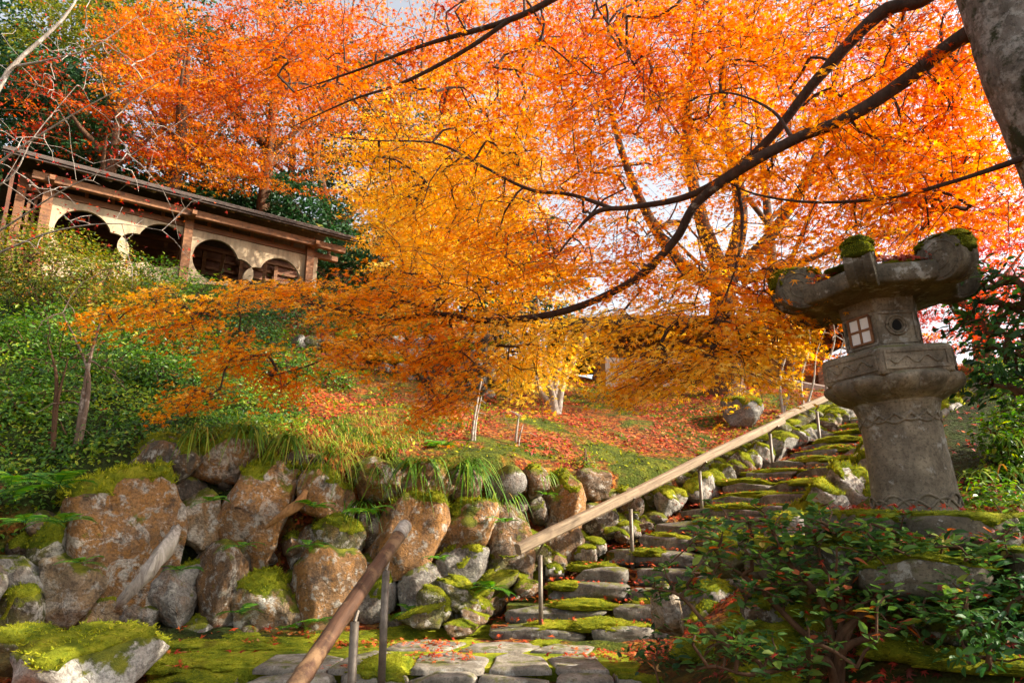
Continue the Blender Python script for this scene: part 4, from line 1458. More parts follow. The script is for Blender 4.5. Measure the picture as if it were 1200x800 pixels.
for k in range(3):
    _gb("lattice_bar", (.55 + k * (x_left - .7) / 2.4, WY + .06, WT - 1.0), (.07, .06, 2.4), M_TIMBERL, gallery)
_gb("gable_panel", (.12, RUN, (WB + EZ) / 2 + .2), (.08, 2 * RUN - .8, EZ - WB + .3), M_FLOORW, gallery)

# ------------------------------------------------------------------ hall behind the crest, centre right
HZ = 3.5
hall = thing("temple_hall", "low hall with broad brown eaves and orange-lit plaster behind the maple trunk", "building", (5.2, 18.2, HZ))
def hb(name, c, s, mat, parent=hall):
    return _gb(name, np.array(c, float) - (np.array([5.2, 18.2, HZ]) if parent is hall else 0), s, mat, parent)
X0, X1, YF = 1.9, 8.3, 17.0
hb("wall", ((X0 + X1) / 2, YF + .7, HZ + 1.0), (X1 - X0 - .6, .12, 3.0), M_PLASTER2)
for k in range(8):
    x = X0 + .3 + k * (X1 - X0 - .6) / 7
    hb("post", (x, YF + .45, HZ + 1.0), (.17, .17, 3.0), M_TIMBER)
hb("beam", ((X0 + X1) / 2, YF + .42, HZ + 1.85), (X1 - X0, .2, .18), M_TIMBERL)
hb("beam", ((X0 + X1) / 2, YF + .58, HZ + .95), (X1 - X0 - .4, .08, .14), M_TIMBER)
mb = MB()
ez, rz_ = HZ + 2.0, HZ + 3.0
ev = np.array([[X0 - .9, YF - 1.0, ez], [X1 + .9, YF - 1.0, ez], [X1 + .9, YF + 5.5, ez], [X0 - .9, YF + 5.5, ez]])
rdg = np.array([[X0 + 1.9, YF + 2.3, rz_], [X1 - 1.9, YF + 2.3, rz_]])
V = np.vstack([ev, rdg, ev + [0, 0, .16], rdg + [0, 0, .16]])
mb.add(V, [np.array([[0, 1, 5, 4], [2, 3, 4, 5], [7, 6, 10, 11], [9, 8, 11, 10], [0, 6, 7, 1], [1, 7, 8, 2], [2, 8, 9, 3], [3, 9, 6, 0]]), np.array([[1, 2, 5], [3, 0, 4], [8, 7, 11], [6, 9, 10]])])
o = mb.build("roof", M_HROOF, hall)
o.location = -np.array([5.2, 18.2, HZ])
for k in range(26):
    x = X0 - .75 + k * (X1 - X0 + 1.5) / 25
    mb = MB().bar((x, YF - .92, ez - .05), (x, YF + .8, ez + .42), .07, .09)
    o = mb.build("rafter", M_TIMBER, hall)
    o.location = -np.array([5.2, 18.2, HZ])
fence = thing("plank_fence", "row of pale vertical fence planks in front of the hall", "fence", P(760, 455, 15.6))
F0 = np.array(fence.location)
for k in range(22):
    q = P(712 + k * 4.3, 455, 15.6 + .01 * k)
    _gb("plank", q - F0 + np.array([0, 0, .22]), (.078, .03, 1.0 + U(-.03, .03)), M_BOARD, fence)
_gb("rail", (0, .05, .55), (1.9, .05, .09), M_TIMBER, fence)
_gb("rail", (0, .05, -.05), (1.9, .05, .09), M_TIMBER, fence)
bal = thing("wooden_balustrade", "long pale wooden balustrade running right from the maple trunk to the lantern", "balustrade", P(920, 462, 13.8))
B0 = np.array(bal.location)
pa, pb = P(862, 438, 14.6), P(1130, 484, 13.4)
rail_beam("rail", bal, pa - B0, pb - B0, .12, .16, M_BOARD, seed=5)
for k in range(6):
    t = (k + .3) / 5.6
    q = pa * (1 - t) + pb * t
    mb = MB().box(q - B0 + np.array([0, 0, -.45]), (.1, .1, .9))
    mb.build("post", M_TIMBER, bal)

# ------------------------------------------------------------------ second, mossy wall further up the slope
fw = thing("mossy_wall", "overgrown mossy stone wall under the orange sprays in the middle distance", "stone wall", P(470, 475, 12.2))
W0 = np.array(fw.location)
for r_ in range(5):
    for k in range(14):
        px = 352 + k * 17 + (r_ % 2) * 8 + U(-3, 3)
        py = 468 - r_ * 16 + U(-3, 3) - (px - 350) * .02
        Y = 12.1 + r_ * .10
        kk = Y / 800
        big = (abs(px - 482) < 9 and r_ in (1, 3)) or (abs(px - 560) < 10 and r_ in (1, 2)) or rng.random() < .12
        rock(fw, P(px, py, Y) - W0, (U(19, 26) * kk, .4, U(17, 24) * kk), 'grey' if big else ['moss', 'dark', 'grey'][rng.integers(3)], .2, None, ROCKS_S)
for k in range(16):
    moss(fw, P(U(352, 590), U(395, 470), 12.0) - W0 + np.array([0, -.05, 0]), (U(.3, .7), .3, U(.2, .4)), U(-.3, .3))
# ------------------------------------------------------------------ trees
def clusters_to_points(cl):
    pts, val = [], []
    for px, py, rx, ry, y0, y1, n, v in cl:
        a = rng.normal(size=(n, 2))
        a = a / np.maximum(1, np.linalg.norm(a, axis=1, keepdims=True) / 1.7)
        q = PA(px + a[:, 0] * rx * .62, py + a[:, 1] * ry * .62, U(y0, y1, n))
        pts.append(q)
        val.append(v + rng.normal(size=n) * .06 + .20 * fbm(q * .9, 2, 71))
    return np.concatenate(pts), np.concatenate(val)
def tree(name, label, base, limbs, cl, leaf, mat, bark, k=36, L=.45, size=.034, tilt=.45, droop=.35, width=.5, tmpl=MAPLE5, away=None, twig=1.0, r0=.0032, cat="maple tree", vj=.09, extra=None, rmax=.05):
    """limbs: lists of (x,y,z,r) rows in world space; cl: spray clusters"""
    base = np.asarray(base, float)
    root = thing(name, label, cat, base)
    tb = MB()
    skel = []
    for j, lb in enumerate(limbs):
        s = spline(np.array(lb, float), max(10, len(lb) * 5))
        s[:, 3] = np.maximum(s[:, 3], .004)
        sides = 14 if s[:, 3].max() > .15 else 9
        V, F = tubes(s[None, :, :3], s[None, :, 3], sides)
        cen = np.repeat(s[:, :3], sides, 0)
        V = cen + (V - cen) * (1 + .20 * fbm(V * 2.5, 3, 3) + .10 * fbm(V * 9, 3, 8))[:, None]
        if bark is M_TRUNK and j:
            MB().add(V - base, F).build("limb", M_BARK, root, True)
        else:
            tb.add(V - base, F)
        skel.append(s[(0 if j else len(s) // 2):, :3])
    tb.build("trunk", bark, root, True)
    skel = np.concatenate(skel)
    pts, val = clusters_to_points(cl)
    if extra is not None:
        pts = np.vstack([pts, extra[0]])
        val = np.concatenate([val, extra[1]])
    tw = MB()
    network(tw, skel - base, pts - base, r0=r0, rmax=rmax)
    cr = MB()
    j = np.argmin(np.linalg.norm(pts[:, None] - skel[None], axis=-1), 1)
    out = norm((pts - skel[j]) * np.array([1, 1, .35])) + rng.normal(size=pts.shape) * np.array([.5, .5, .12])
    if away is not None:
        out = out + np.asarray(away)
    out[:, 2] *= .5
    Ls = L * U(.7, 1.3, len(pts))
    o2 = pts - base - norm(out) * (Ls * .45)[:, None]
    sprays(cr, o2, out, Ls, k, size, val, tilt, width, droop, tmpl, (tw, twig), vj)
    tw.build("twigs", bark if bark is not M_TRUNK else M_BARK, root)["kind"] = "stuff"
    cr.build("crown", mat, root)["kind"] = "stuff"
    return root
def PL(rows):
    """(px,py,Y,r) rows -> (x,y,z,r)"""
    return [list(P(a, b, c)) + [r] for a, b, c, r in rows]

# the big maple whose trunk stands at the right edge
trunk = [[4.35, 4.45, .85, .36], [4.2, 4.4, 1.3, .29]] + PL([(1268, 240, 4.2, .245), (1226, 140, 4.1, .24), (1186, 40, 4.05, .235), (1150, -60, 4.05, .21), (1110, -230, 4.2, .15), (1050, -420, 4.5, .09)])
limbB = PL([(1196, 20, 4.06, .0984), (1127, 44, 4.3, .0623), (1060, 95, 4.6, .0558), (990, 140, 4.8, .0508), (930, 164, 5.0, .0476), (862, 202, 5.2, .0451), (815, 240, 5.4, .0426), (790, 282, 5.6, .0394), (740, 330, 5.9, .0361), (660, 365, 6.2, .0344), (575, 376, 6.5, .0328), (512, 368, 6.8, .0279), (450, 376, 7.0, .0246), (395, 362, 7.2, .0180), (340, 352, 7.4, .0098), (290, 350, 7.5, .0049)])
limbA = PL([(1150, -70, 4.1, .0902), (1085, -2, 4.5, .0541), (1032, 16, 4.7, .0508), (960, 90, 5.0, .0451), (900, 165, 5.3, .0410), (850, 207, 5.5, .0369), (800, 232, 5.7, .0312), (740, 243, 5.9, .0246), (700, 248, 6.0, .0205), (672, 275, 6.1, .0123), (645, 310, 6.2, .0057)])
limbC = PL([(1110, -230, 4.2, .1), (900, -170, 5.0, .06), (760, -70, 5.7, .045), (650, -2, 6.1, .036), (590, 26, 6.3, .03), (500, 52, 6.6, .022), (420, 82, 6.9, .014), (345, 108, 7.2, .006)])
limbC2 = PL([(600, 22, 6.25, .025), (540, 62, 6.5, .022), (470, 98, 6.8, .018), (410, 118, 7.1, .012), (340, 150, 7.4, .005)])
limbD = PL([(720, 245, 5.95, .018), (668, 228, 6.1, .018), (620, 222, 6.3, .017), (560, 192, 6.5, .014), (510, 168, 6.7, .011), (440, 165, 7.0, .007), (380, 160, 7.3, .004)])
limbE = PL([(1215, 180, 4.1, .022), (1120, 212, 4.5, .017), (1040, 232, 4.8, .014), (950, 237, 5.0, .011), (880, 226, 5.2, .008), (840, 205, 5.35, .005)])
limbF = PL([(760, -70, 5.7, .02), (700, -5, 5.9, .014), (722, 40, 6.0, .011), (755, 95, 6.1, .008), (790, 150, 6.2, .004)])
limbG = PL([(930, 164, 5.0, .02), (905, 130, 5.2, .014), (860, 110, 5.4, .009), (820, 112, 5.6, .005)])
limbH = PL([(450, 376, 7.0, .02), (420, 400, 6.9, .016), (370, 425, 6.9, .01), (320, 440, 6.9, .005)])
limbI = PL([(862, 205, 5.5, .02), (870, 260, 5.4, .014), (860, 320, 5.3, .009), (830, 390, 5.2, .004)])
near = [  # lower left sprays get a brighter leaf value standing in for sunlight
    (300, 342, 120, 16, 6.7, 7.6, 46, .60), (440, 345, 85, 26, 6.4, 7.4, 60, .64), (190, 372, 75, 20, 6.8, 7.4, 32, .56), (262, 408, 52, 30, 6.8, 7.3, 32, .62), (228, 462, 30, 20, 6.8, 7.2, 16, .60),
    (330, 440, 28, 20, 6.8, 7.2, 14, .60), (480, 395, 72, 36, 6.2, 7.0, 52, .64), (528, 440, 32, 40, 6.2, 6.8, 32, .60), (498, 474, 18, 14, 6.2, 6.7, 9, .55), (410, 405, 55, 22, 6.5, 7.2, 26, .68),
    (560, 325, 110, 46, 5.9, 7.2, 80, .66), (635, 395, 55, 40, 6.0, 7.0, 44, .86), (620, 435, 36, 26, 6.4, 7.2, 22, .88), (755, 385, 80, 30, 4.9, 6.0, 38, .86), (805, 425, 74, 24, 4.8, 5.8, 48, .86),
    (885, 398, 50, 40, 4.7, 5.6, 36, .82), (850, 338, 80, 40, 4.8, 6.0, 40, .62), (930, 330, 55, 52, 4.7, 5.6, 30, .6), (640, 285, 80, 40, 5.6, 7.0, 44, .56), (525, 225, 95, 70, 6.2, 8.2, 84, .80),
    (570, 120, 120, 70, 6.2, 8.5, 60, .55), (450, 60, 140, 50, 6.6, 9, 70, .34), (330, 60, 90, 50, 7.2, 9, 40, .30), (700, 120, 110, 80, 5.6, 8, 42, .42), (800, 80, 110, 70, 5.2, 7, 46, .40),
    (950, 60, 110, 55, 4.8, 6.5, 50, .42), (900, 180, 90, 46, 5.0, 6.3, 40, .56), (1040, 180, 90, 50, 4.4, 5.6, 46, .44), (1060, 60, 60, 46, 4.4, 5.0, 18, .34), (1000, 250, 90, 36, 4.7, 6, 44, .58),
    (1130, 245, 60, 26, 4.6, 6, 22, .34), (1110, 120, 40, 50, 4.5, 5.5, 16, .34), (740, 310, 60, 40, 5.4, 6.5, 36, .6), (620, 40, 90, 60, 6.2, 8, 40, .40), (720, 40, 80, 60, 6, 8, 34, .36), (860, 30, 90, 50, 5.2, 7, 40, .42), (990, 130, 70, 50, 4.8, 6, 36, .48), (820, 150, 70, 60, 5.4, 7, 36, .56), (620, 170, 80, 60, 6.2, 8, 40, .62), (500, 250, 60, 50, 7, 8.5, 44, .80), (1080, 200, 60, 50, 4.6, 5.6, 30, .55), (1120, 60, 40, 60, 5.0, 6.5, 26, .26), (1150, 170, 40, 60, 5, 6.5, 26, .32), (680, 60, 60, 60, 6, 8, 24, .5), (490, 170, 60, 60, 7.4, 9, 36, .74), (760, 440, 40, 16, 5.0, 5.8, 18, .82), (690, 190, 60, 40, 5.8, 7, 24, .55)]
ex = np.array([[U(2.2, 5.5), U(3.8, 6.5), U(5.8, 7.5)] for _ in range(70)])
tree("maple_tree", "big orange maple with mottled grey trunk at the right edge and long limbs sweeping left", (4.35, 4.45, .85), [trunk, limbB, limbA, limbC, limbC2, limbD, limbE, limbF, limbG, limbH, limbI], near, None, M_MAPLE, M_TRUNK, k=42, L=.52, size=.040, tilt=.36, droop=.30, away=(-.35, .1, -.1), extra=(ex, np.full(70, .5)), rmax=.014, r0=.0019)

# maple standing on the crest behind the rail
g = on_ground(852, 462, 9)
t2 = [[g[0], g[1], g[2] - .2, .42]] + PL([(850, 430, g[1], .30), (846, 380, g[1], .26), (850, 320, g[1], .25)])
def up_from(p, q, r, n=4):
    return [list(np.array(p)) + [r]] + q
Yg = g[1]
t2l = [PL([(850, 330, Yg, .2), (820, 250, Yg, .14), (805, 150, Yg, .11), (815, 40, Yg - .3, .07), (810, -80, Yg - .5, .03)]),
       PL([(850, 330, Yg, .2), (868, 250, Yg, .14), (850, 140, Yg, .1), (846, 20, Yg, .06), (860, -90, Yg, .03)]),
       PL([(852, 330, Yg, .18), (900, 280, Yg, .13), (950, 200, Yg - .5, .09), (980, 90, Yg - 1, .05), (1020, -40, Yg - 1, .02)]),
       PL([(848, 340, Yg, .18), (790, 300, Yg - .5, .12), (740, 210, Yg - .8, .08), (710, 100, Yg - 1, .05), (690, -30, Yg - 1, .02)]),
       PL([(868, 330, Yg, .12), (930, 310, Yg - .4, .08), (1010, 280, Yg - .7, .05), (1080, 270, Yg - 1, .02)])]
cl = [(820, 30, 150, 90, 10.5, 14, 120, .26), (700, 60, 120, 90, 11, 14, 66, .30), (960, 40, 140, 80, 10.5, 14, 96, .28), (1060, 150, 110, 80, 10.5, 14, 84, .30), (780, 170, 120, 80, 10.5, 14, 80, .42), (920, 190, 120, 70, 10.5, 14, 80, .46),
      (700, 260, 80, 50, 11, 14, 40, .55), (850, 290, 90, 40, 11, 13.5, 46, .62), (1000, 260, 80, 50, 11, 14, 44, .45), (640, 170, 60, 80, 11.5, 14, 60, .45), (680, 20, 90, 60, 11, 14, 50, .4), (1110, 60, 80, 70, 10.5, 14, 60, .36), (1100, 220, 70, 60, 11, 14, 40, .36), (930, 380, 40, 30, 11, 13, 14, .8), (800, 350, 60, 30, 12, 13.5, 16, .78)]
tree("maple_tree", "thick-trunked maple on the leaf-strewn crest behind the rail with reddish orange crown", g, [t2] + t2l, cl, None, M_MAPLE, M_BROWN, k=54, L=.85, size=.046, tilt=.6, droop=.3, tmpl=MAPLE3, r0=.0035, twig=1.1)

# golden maple behind the gallery's right end
g = on_ground(392, 330, 17)
Yg = g[1]
t3 = [[g[0], g[1], g[2] - .3, .34]] + PL([(392, 300, Yg, .26), (386, 262, Yg, .22), (378, 215, Yg, .16), (350, 120, Yg - 1, .1), (330, 0, Yg - 1.5, .05)])
t3l = [PL([(388, 290, Yg, .2), (420, 235, Yg - .3, .14), (460, 160, Yg - .8, .1), (500, 60, Yg - 1, .05), (520, -40, Yg - 1, .02)]),
       PL([(390, 300, Yg, .2), (440, 260, Yg - .5, .13), (520, 220, Yg - 1, .08), (600, 160, Yg - 1, .03)]),
       PL([(382, 240, Yg, .16), (372, 180, Yg - .6, .1), (400, 80, Yg - 1, .06), (420, -30, Yg - 1, .03)]),
       PL([(384, 262, Yg, .12), (350, 250, Yg - .6, .08), (310, 200, Yg - 1, .05), (260, 140, Yg - 1, .02)])]
cl = [(380, 150, 140, 70, 21, 24, 200, .50), (515, 180, 105, 90, 16, 20, 200, .76), (505, 290, 65, 50, 15.5, 18.5, 100, .80), (580, 290, 70, 60, 16, 19, 90, .70), (420, 40, 150, 60, 19, 23, 130, .38), (570, 80, 90, 80, 17, 20, 80, .5), (560, 200, 70, 60, 16, 19, 70, .62),
      (300, 190, 80, 30, 21.5, 24, 40, .48), (460, 240, 40, 40, 16, 18, 40, .78), (330, 90, 80, 60, 21, 24, 50, .42)]
tree("maple_tree", "golden orange maple with forked trunk at the right end of the gallery roof", g, [t3] + t3l, cl, None, M_MAPLE, M_BROWN, k=60, L=1.25, size=.062, tilt=.6, droop=.3, tmpl=MAPLE3, r0=.004, twig=1.3)

# deeper red-orange maples on the hill behind the gallery
def hill_tree(label, px, Y, crown, mat, val, lean=0, k=64, L=1.5, size=.085, bark=M_BROWN, name="maple_tree", cat="maple tree", tmpl=MAPLE3, tilt=.6):
    x = P(px, 300, Y)[0]
    gz = float(ground_z(x, Y))
    top = min(c[1] for c in crown)
    zt = P(px, top, Y)[2]
    h = zt - gz
    lb = [[[x, Y, gz - .3, .3], [x + .1, Y, gz + h * .3, .24], [x + .15 + lean, Y, gz + h * .65, .14], [x + lean * 1.4, Y, gz + h, .05]]]
    for a in np.linspace(0, 6.28, 6)[:-1]:
        s = gz + h * U(.3, .6)
        lb.append([[x + .1, Y, s, .12], [x + math.cos(a) * h * .16, Y + math.sin(a) * h * .12, s + h * .14, .08], [x + math.cos(a) * h * .3, Y + math.sin(a) * h * .2, s + h * .3, .03]])
    cl = [(c[0], c[1], c[2], c[3], Y - c[5] if len(c) > 5 else Y - 2, Y + 1.5, c[4], val + (c[6] if len(c) > 6 else 0)) for c in crown]
    return tree(name, label, (x, Y, gz - .2), lb, cl, None, mat, bark, k=k, L=L, size=size, tilt=tilt, droop=.25, tmpl=tmpl, r0=.0045, twig=1.5, cat=cat)
hill_tree("deep red-orange maple on the hill above the middle of the gallery roof", 300, 25, [(280, 40, 110, 60, 150), (340, 110, 70, 50, 60), (240, 130, 70, 50, 80)], M_MAPLE, .32)
hill_tree("orange maple with loose crown above the left part of the gallery roof", 190, 23, [(190, 110, 60, 50, 76), (230, 190, 60, 30, 60), (170, 50, 50, 50, 44)], M_MAPLE, .46)
hill_tree("dull red maple in shade above the gallery's left roof end", 110, 22, [(110, 160, 60, 30, 18), (80, 110, 50, 40, 14)], M_MAPLE, .12)
hill_tree("crimson maple glowing behind the lantern roof", 1130, 19, [(1130, 300, 90, 60, 90), (1100, 370, 60, 40, 50), (1180, 250, 60, 60, 50), (1200, 350, 60, 60, 40)], M_REDMAPLE, .55, L=1.2, size=.07)
hill_tree("pinkish red maple far behind the upper centre of the canopy", 900, 26, [(760, 60, 90, 80, 50), (900, 120, 120, 90, 70), (1040, 60, 110, 80, 60)], M_REDMAPLE, .6, L=1.5, size=.085)
hill_tree("bright orange maple low behind the lantern and the shrub saplings", 1010, 18, [(990, 400, 70, 40, 40), (1060, 420, 60, 30, 30)], M_MAPLE, .35, L=1.0, size=.06)
hill_tree("yellow-green broadleaf tree in the top left corner", 95, 27, [(90, 40, 70, 60, 70), (150, 20, 60, 40, 40)], M_OLIVE, .55, name="broadleaf_tree", cat="tree", tmpl=DIAMOND, size=.16, k=70)
for (px, Y, cr, lab) in [
        (20, 33, [(20, 70, 90, 110, 200)], "dark evergreen furthest left behind the bare twigs"),
        (190, 31, [(190, 70, 70, 110, 130)], "dark evergreen behind the orange maples left of centre"),
        (330, 33, [(330, 130, 80, 130, 140)], "dark evergreen behind the golden maple's left side"),
        (470, 32, [(470, 190, 80, 120, 190)], "dark evergreen showing through gaps behind the golden maple"),
        (250, 27, [(250, 230, 60, 40, 80)], "dark low evergreen just above the middle of the gallery roof"),
        (345, 27, [(340, 250, 50, 40, 70)], "dark low evergreen above the right part of the gallery roof"),
        (60, 25, [(60, 130, 60, 60, 90)], "dark evergreen behind the leafless twigs above the gallery's left end"),
        (430, 26, [(440, 300, 70, 50, 90)], "dark low evergreen between the gallery end and the golden maple"),
        (620, 28, [(610, 330, 50, 60, 70)], "dark green tree low behind the limb's bend"),
        (560, 30, [(560, 270, 60, 90, 130)], "lower dark green tree behind the golden maple's right side"),
        (-70, 26, [(-60, 150, 90, 130, 100)], "dark evergreen partly beyond the left frame edge"),
        (110, 24, [(110, 200, 60, 60, 60)], "dark green tree just above the gallery roof")]:
    hill_tree(lab, px, Y, cr, M_DARK, .5, name="evergreen_tree", cat="tree", tmpl=DIAMOND, size=.26, k=60, L=2.0, tilt=.9)

# pale multi-stemmed small tree on the slope
g = on_ground(652, 484, 9)
Yg = g[1]
lim = [PL([(652, 486, Yg, .085), (648, 462, Yg, .06), (640, 430, Yg, .042), (636, 395, Yg, .03), (630, 350, Yg, .02)]),
       PL([(654, 482, Yg, .06), (660, 450, Yg, .045), (672, 425, Yg, .04), (686, 392, Yg, .034), (696, 360, Yg, .02)]),
       PL([(650, 470, Yg, .045), (655, 430, Yg, .055), (662, 400, Yg, .04), (668, 388, Yg, .025)]),
       PL([(650, 480, Yg, .04), (632, 455, Yg, .045), (622, 425, Yg, .03), (612, 400, Yg, .015)])]
tree("small_tree", "small pale-barked tree forking from the base on the mossy slope", g, lim, [(625, 420, 40, 30, Yg - .6, Yg + .6, 26, .92), (660, 370, 50, 30, Yg - .6, Yg + .6, 22, .85)], None, M_MAPLE, M_PALE, k=40, L=.6, size=.045, cat="tree", r0=.003)

def bare_sapling(label, stems, n_tw=14, bark=M_PALE, name="bare_sapling", buds=0, budmat=None, cat="sapling", spread=.35, r=.003):
    base = np.array(stems[0][0][:3])
    root = thing(name, label, cat, base)
    mb, tw = MB(), MB()
    sk = []
    for s in stems:
        q = spline(np.array(s), 16)
        V, F = tubes(q[None, :, :3] - base, np.maximum(q[None, :, 3], .003), 7)
        mb.add(V, F)
        sk.append(q[5:, :3])
    sk = np.concatenate(sk)
    mb.build("stem", bark, root, True)
    k = rng.integers(0, len(sk), n_tw)
    tg = sk[k] + rng.normal(size=(n_tw, 3)) * spread + np.array([0, 0, spread * .6])
    network(tw, sk - base, tg - base, r0=r, sides=4)
    tw.build("twigs", bark, root)["kind"] = "stuff"
    if buds:
        bm_ = MB()
        j = rng.integers(0, n_tw, buds)
        p = tg[j] + rng.normal(size=(buds, 3)) * spread * .3 - base
        leaves(bm_, MAPLE3, p, rand_dir(buds), rand_dir(buds), U(.025, .04, buds), np.clip(rng.normal(.5, .2, buds), 0, 1))
        bm_.build("leaves", budmat or M_MAPLE, root)["kind"] = "stuff"
    return root
for k, (px, py, lab) in enumerate([(918, 484, "thin bare sapling left of the rail joint in front of the balustrade"), (943, 484, "slender bare sapling right of the rail joint"), (972, 478, "bare grey sapling nearest the lantern pillar")]):
    g = on_ground(px, py, 9.5)
    Yg = g[1]
    bare_sapling(lab, [PL([(px, py + 4, Yg, .03), (px - 4, py - 40, Yg, .022), (px + 6, py - 80, Yg, .014), (px + 2, py - 115, Yg, .006)]), PL([(px, py, Yg, .025), (px + 10, py - 35, Yg, .018), (px + 14, py - 70, Yg, .01), (px + 24, py - 98, Yg, .005)])], 16, spread=.3)
for px, py, dx, h, lab in [(553, 516, 12, 75, "leaning pale stick-like sapling on the mossy slope above the wall"), (604, 522, 4, 36, "short pair of dry stems on the slope left of the pale tree"), (595, 470, 2, 70, "thin upright sapling beside the pale forked tree")]:
    g = on_ground(px, py, 7.5)
    Yg = g[1]
    bare_sapling(lab, [PL([(px, py + 3, Yg, .022), (px + dx * .3, py - h * .4, Yg, .018), (px + dx, py - h, Yg, .008)]), PL([(px + 3, py + 3, Yg, .015), (px + 5, py - h * .3, Yg, .012), (px + 8 + dx * .3, py - h * .7, Yg, .005)])], 6, spread=.15)
# leafless tree whose branches enter from the left edge
Yb = 9.5
bs = [PL([(-150, 520, Yb, .0952), (-110, 380, Yb, .0816), (-60, 240, Yb, .0612), (0, 98, Yb, .0408), (45, 50, Yb, .0306), (80, 15, Yb, .0204), (110, -40, Yb, .0082)]),
      PL([(-60, 240, Yb, .0340), (0, 190, Yb - .2, .0204), (60, 150, Yb - .4, .0136), (130, 110, Yb - .6, .0068), (210, 75, Yb - .6, .0034)]),
      PL([(-90, 330, Yb, .0340), (-10, 300, Yb - .5, .0177), (60, 272, Yb - .8, .0116), (130, 262, Yb - 1, .0068), (190, 270, Yb - 1, .0027)]),
      PL([(-90, 320, Yb, .0340), (0, 270, Yb - .4, .0150), (70, 225, Yb - .7, .0095), (140, 190, Yb - .9, .0048), (200, 150, Yb - .9, .0020)]),
      PL([(20, 78, Yb, .0272), (60, 70, Yb - .3, .0170), (110, 55, Yb - .5, .0095), (160, 20, Yb - .5, .0041)]),
      PL([(-60, 240, Yb, .0272), (10, 210, Yb - .2, .0136), (40, 160, Yb - .3, .0082), (90, 100, Yb - .3, .0041)])]
bare_sapling("leafless tree with pale twigs and a few dark red buds at the left edge", bs, 170, M_PALE, "bare_tree", 900, M_REDMAPLE, "tree", .42, .0022)

# ------------------------------------------------------------------ shrubs
def shrub(name, label, base, blobs, n, size, mat, val, bark=M_BROWN, tmpl=OVATE, stems=8, cat="shrub", vj=.2, flat=.0, sr=.006, bunch=7):
    base = np.asarray(base, float)
    root = thing(name, label, cat, base)
    fo, st = MB(), MB()
    tips = []
    wts = np.array([b[3] * b[4] for b in blobs])
    wts = wts / wts.sum()
    for b, w in zip(blobs, wts):
        m = max(2, int(n * w / bunch))
        d = rand_dir(m)
        r = U(.25, 1.0, m) ** .5
        c = np.array(b[:3])
        tip = c + d * r[:, None] * np.array([b[3], b[3], b[4]])
        tip += .12 * b[3] * rng.normal(size=tip.shape)
        tips.append(tip)
        o = norm(tip - c + np.array([0, 0, .35 * b[4]]))
        pos = np.repeat(tip, bunch, 0) + rng.normal(size=(m * bunch, 3)) * size * .9
        nr = np.repeat(o, bunch, 0) * .7 + np.array([0, 0, .7 + flat]) + rng.normal(size=(m * bunch, 3)) * .45
        fw_ = np.repeat(o, bunch, 0) + rng.normal(size=(m * bunch, 3)) * .9
        v = np.repeat(val + rng.normal(size=m) * vj * .6, bunch) + rng.normal(size=m * bunch) * vj
        leaves(fo, tmpl, pos - base, nr, fw_, size * U(.6, 1.25, m * bunch), np.clip(v, 0, 1))
    tips = np.concatenate(tips)
    sk = [base * (1 - t) + np.array(b[:3]) * t + rng.normal(size=3) * .03 for b in blobs for t in (0, .25, .5, .75, .95)]
    for b in blobs:
        q = np.array([base + rng.normal(size=3) * np.array([.05, .05, 0]), base * .6 + np.array(b[:3]) * .4 + rng.normal(size=3) * .08, np.array(b[:3])])
        q = spline(q, 10)
        st.tube(q - base, np.linspace(sr * 3.2, sr * 1.2, 10), 6)
    network(st, np.array(sk) - base, tips[::2] - base, r0=sr * .35, sides=4)
    st.build("stems", bark, root)["kind"] = "stuff"
    fo.build("foliage", mat, root)["kind"] = "stuff"
    return root
def sh_px(name, label, spots, n, size, mat, val, **kw):
    """spots: (px, py, rx, ry, Y)"""
    bl = []
    for px, py, rx, ry, Y in spots:
        p = P(px, py, Y)
        k = Y / 800.
        bl.append((p[0], p[1], p[2], rx * k, ry * k))
    lo = min(bl, key=lambda b: b[2])
    bx, by = np.mean([b[0] for b in bl]), np.mean([b[1] for b in bl]) + .15
    gz = float(ground_z(bx, by))
    if min(s_[4] for s_ in spots) > 9.1:
        kw.setdefault('tmpl', DIAMOND)
    return shrub(name, label, (bx, by, min(gz, lo[2])), bl, int(n * (2.3 if n > 600 else 1)), size, mat, val, **kw)
sh_px("azalea_shrub", "yellow-green azalea tinged orange below the gallery's left post", [(60, 320, 60, 50, 12.5), (20, 300, 50, 50, 12.5), (110, 330, 40, 40, 12.3)], 3400, .07, M_OLIVE, .5)
sh_px("azalea_shrub", "orange and green shrub with arching stem under the gallery's first opening", [(165, 360, 50, 40, 12.6), (120, 375, 50, 36, 12.0)], 2600, .065, M_OLIVE, .58)
sh_px("evergreen_shrub", "bright green shrub right of the azalea below the gallery wall", [(190, 330, 34, 24, 14), (230, 350, 40, 26, 14)], 1500, .08, M_GREEN, .55)
sh_px("evergreen_shrub", "glossy green shrub filling the bank left of the wall under the azalea", [(60, 400, 60, 40, 10.5), (110, 420, 50, 40, 10.2), (10, 420, 50, 50, 10)], 3400, .07, M_GREEN, .5)
sh_px("evergreen_shrub", "dense dark green shrub behind the pale leaning trunks", [(150, 440, 60, 40, 9.5), (200, 450, 50, 36, 9.5)], 2800, .065, M_GREEN, .38)
sh_px("evergreen_shrub", "lush green shrub at the left edge above the ferns", [(15, 490, 50, 46, 8.2), (55, 500, 40, 40, 8.2)], 2400, .06, M_GREEN, .52)
sh_px("evergreen_shrub", "shaded green shrub between the pale trunks and the orange sprays", [(170, 500, 46, 26, 8.6), (225, 500, 36, 22, 8.8)], 1900, .055, M_GREEN, .45)
sh_px("evergreen_shrub", "grey-green scrubby shrub in front of the far mossy wall", [(330, 440, 50, 34, 11), (380, 450, 40, 24, 11)], 2200, .06, M_GREEN, .42)
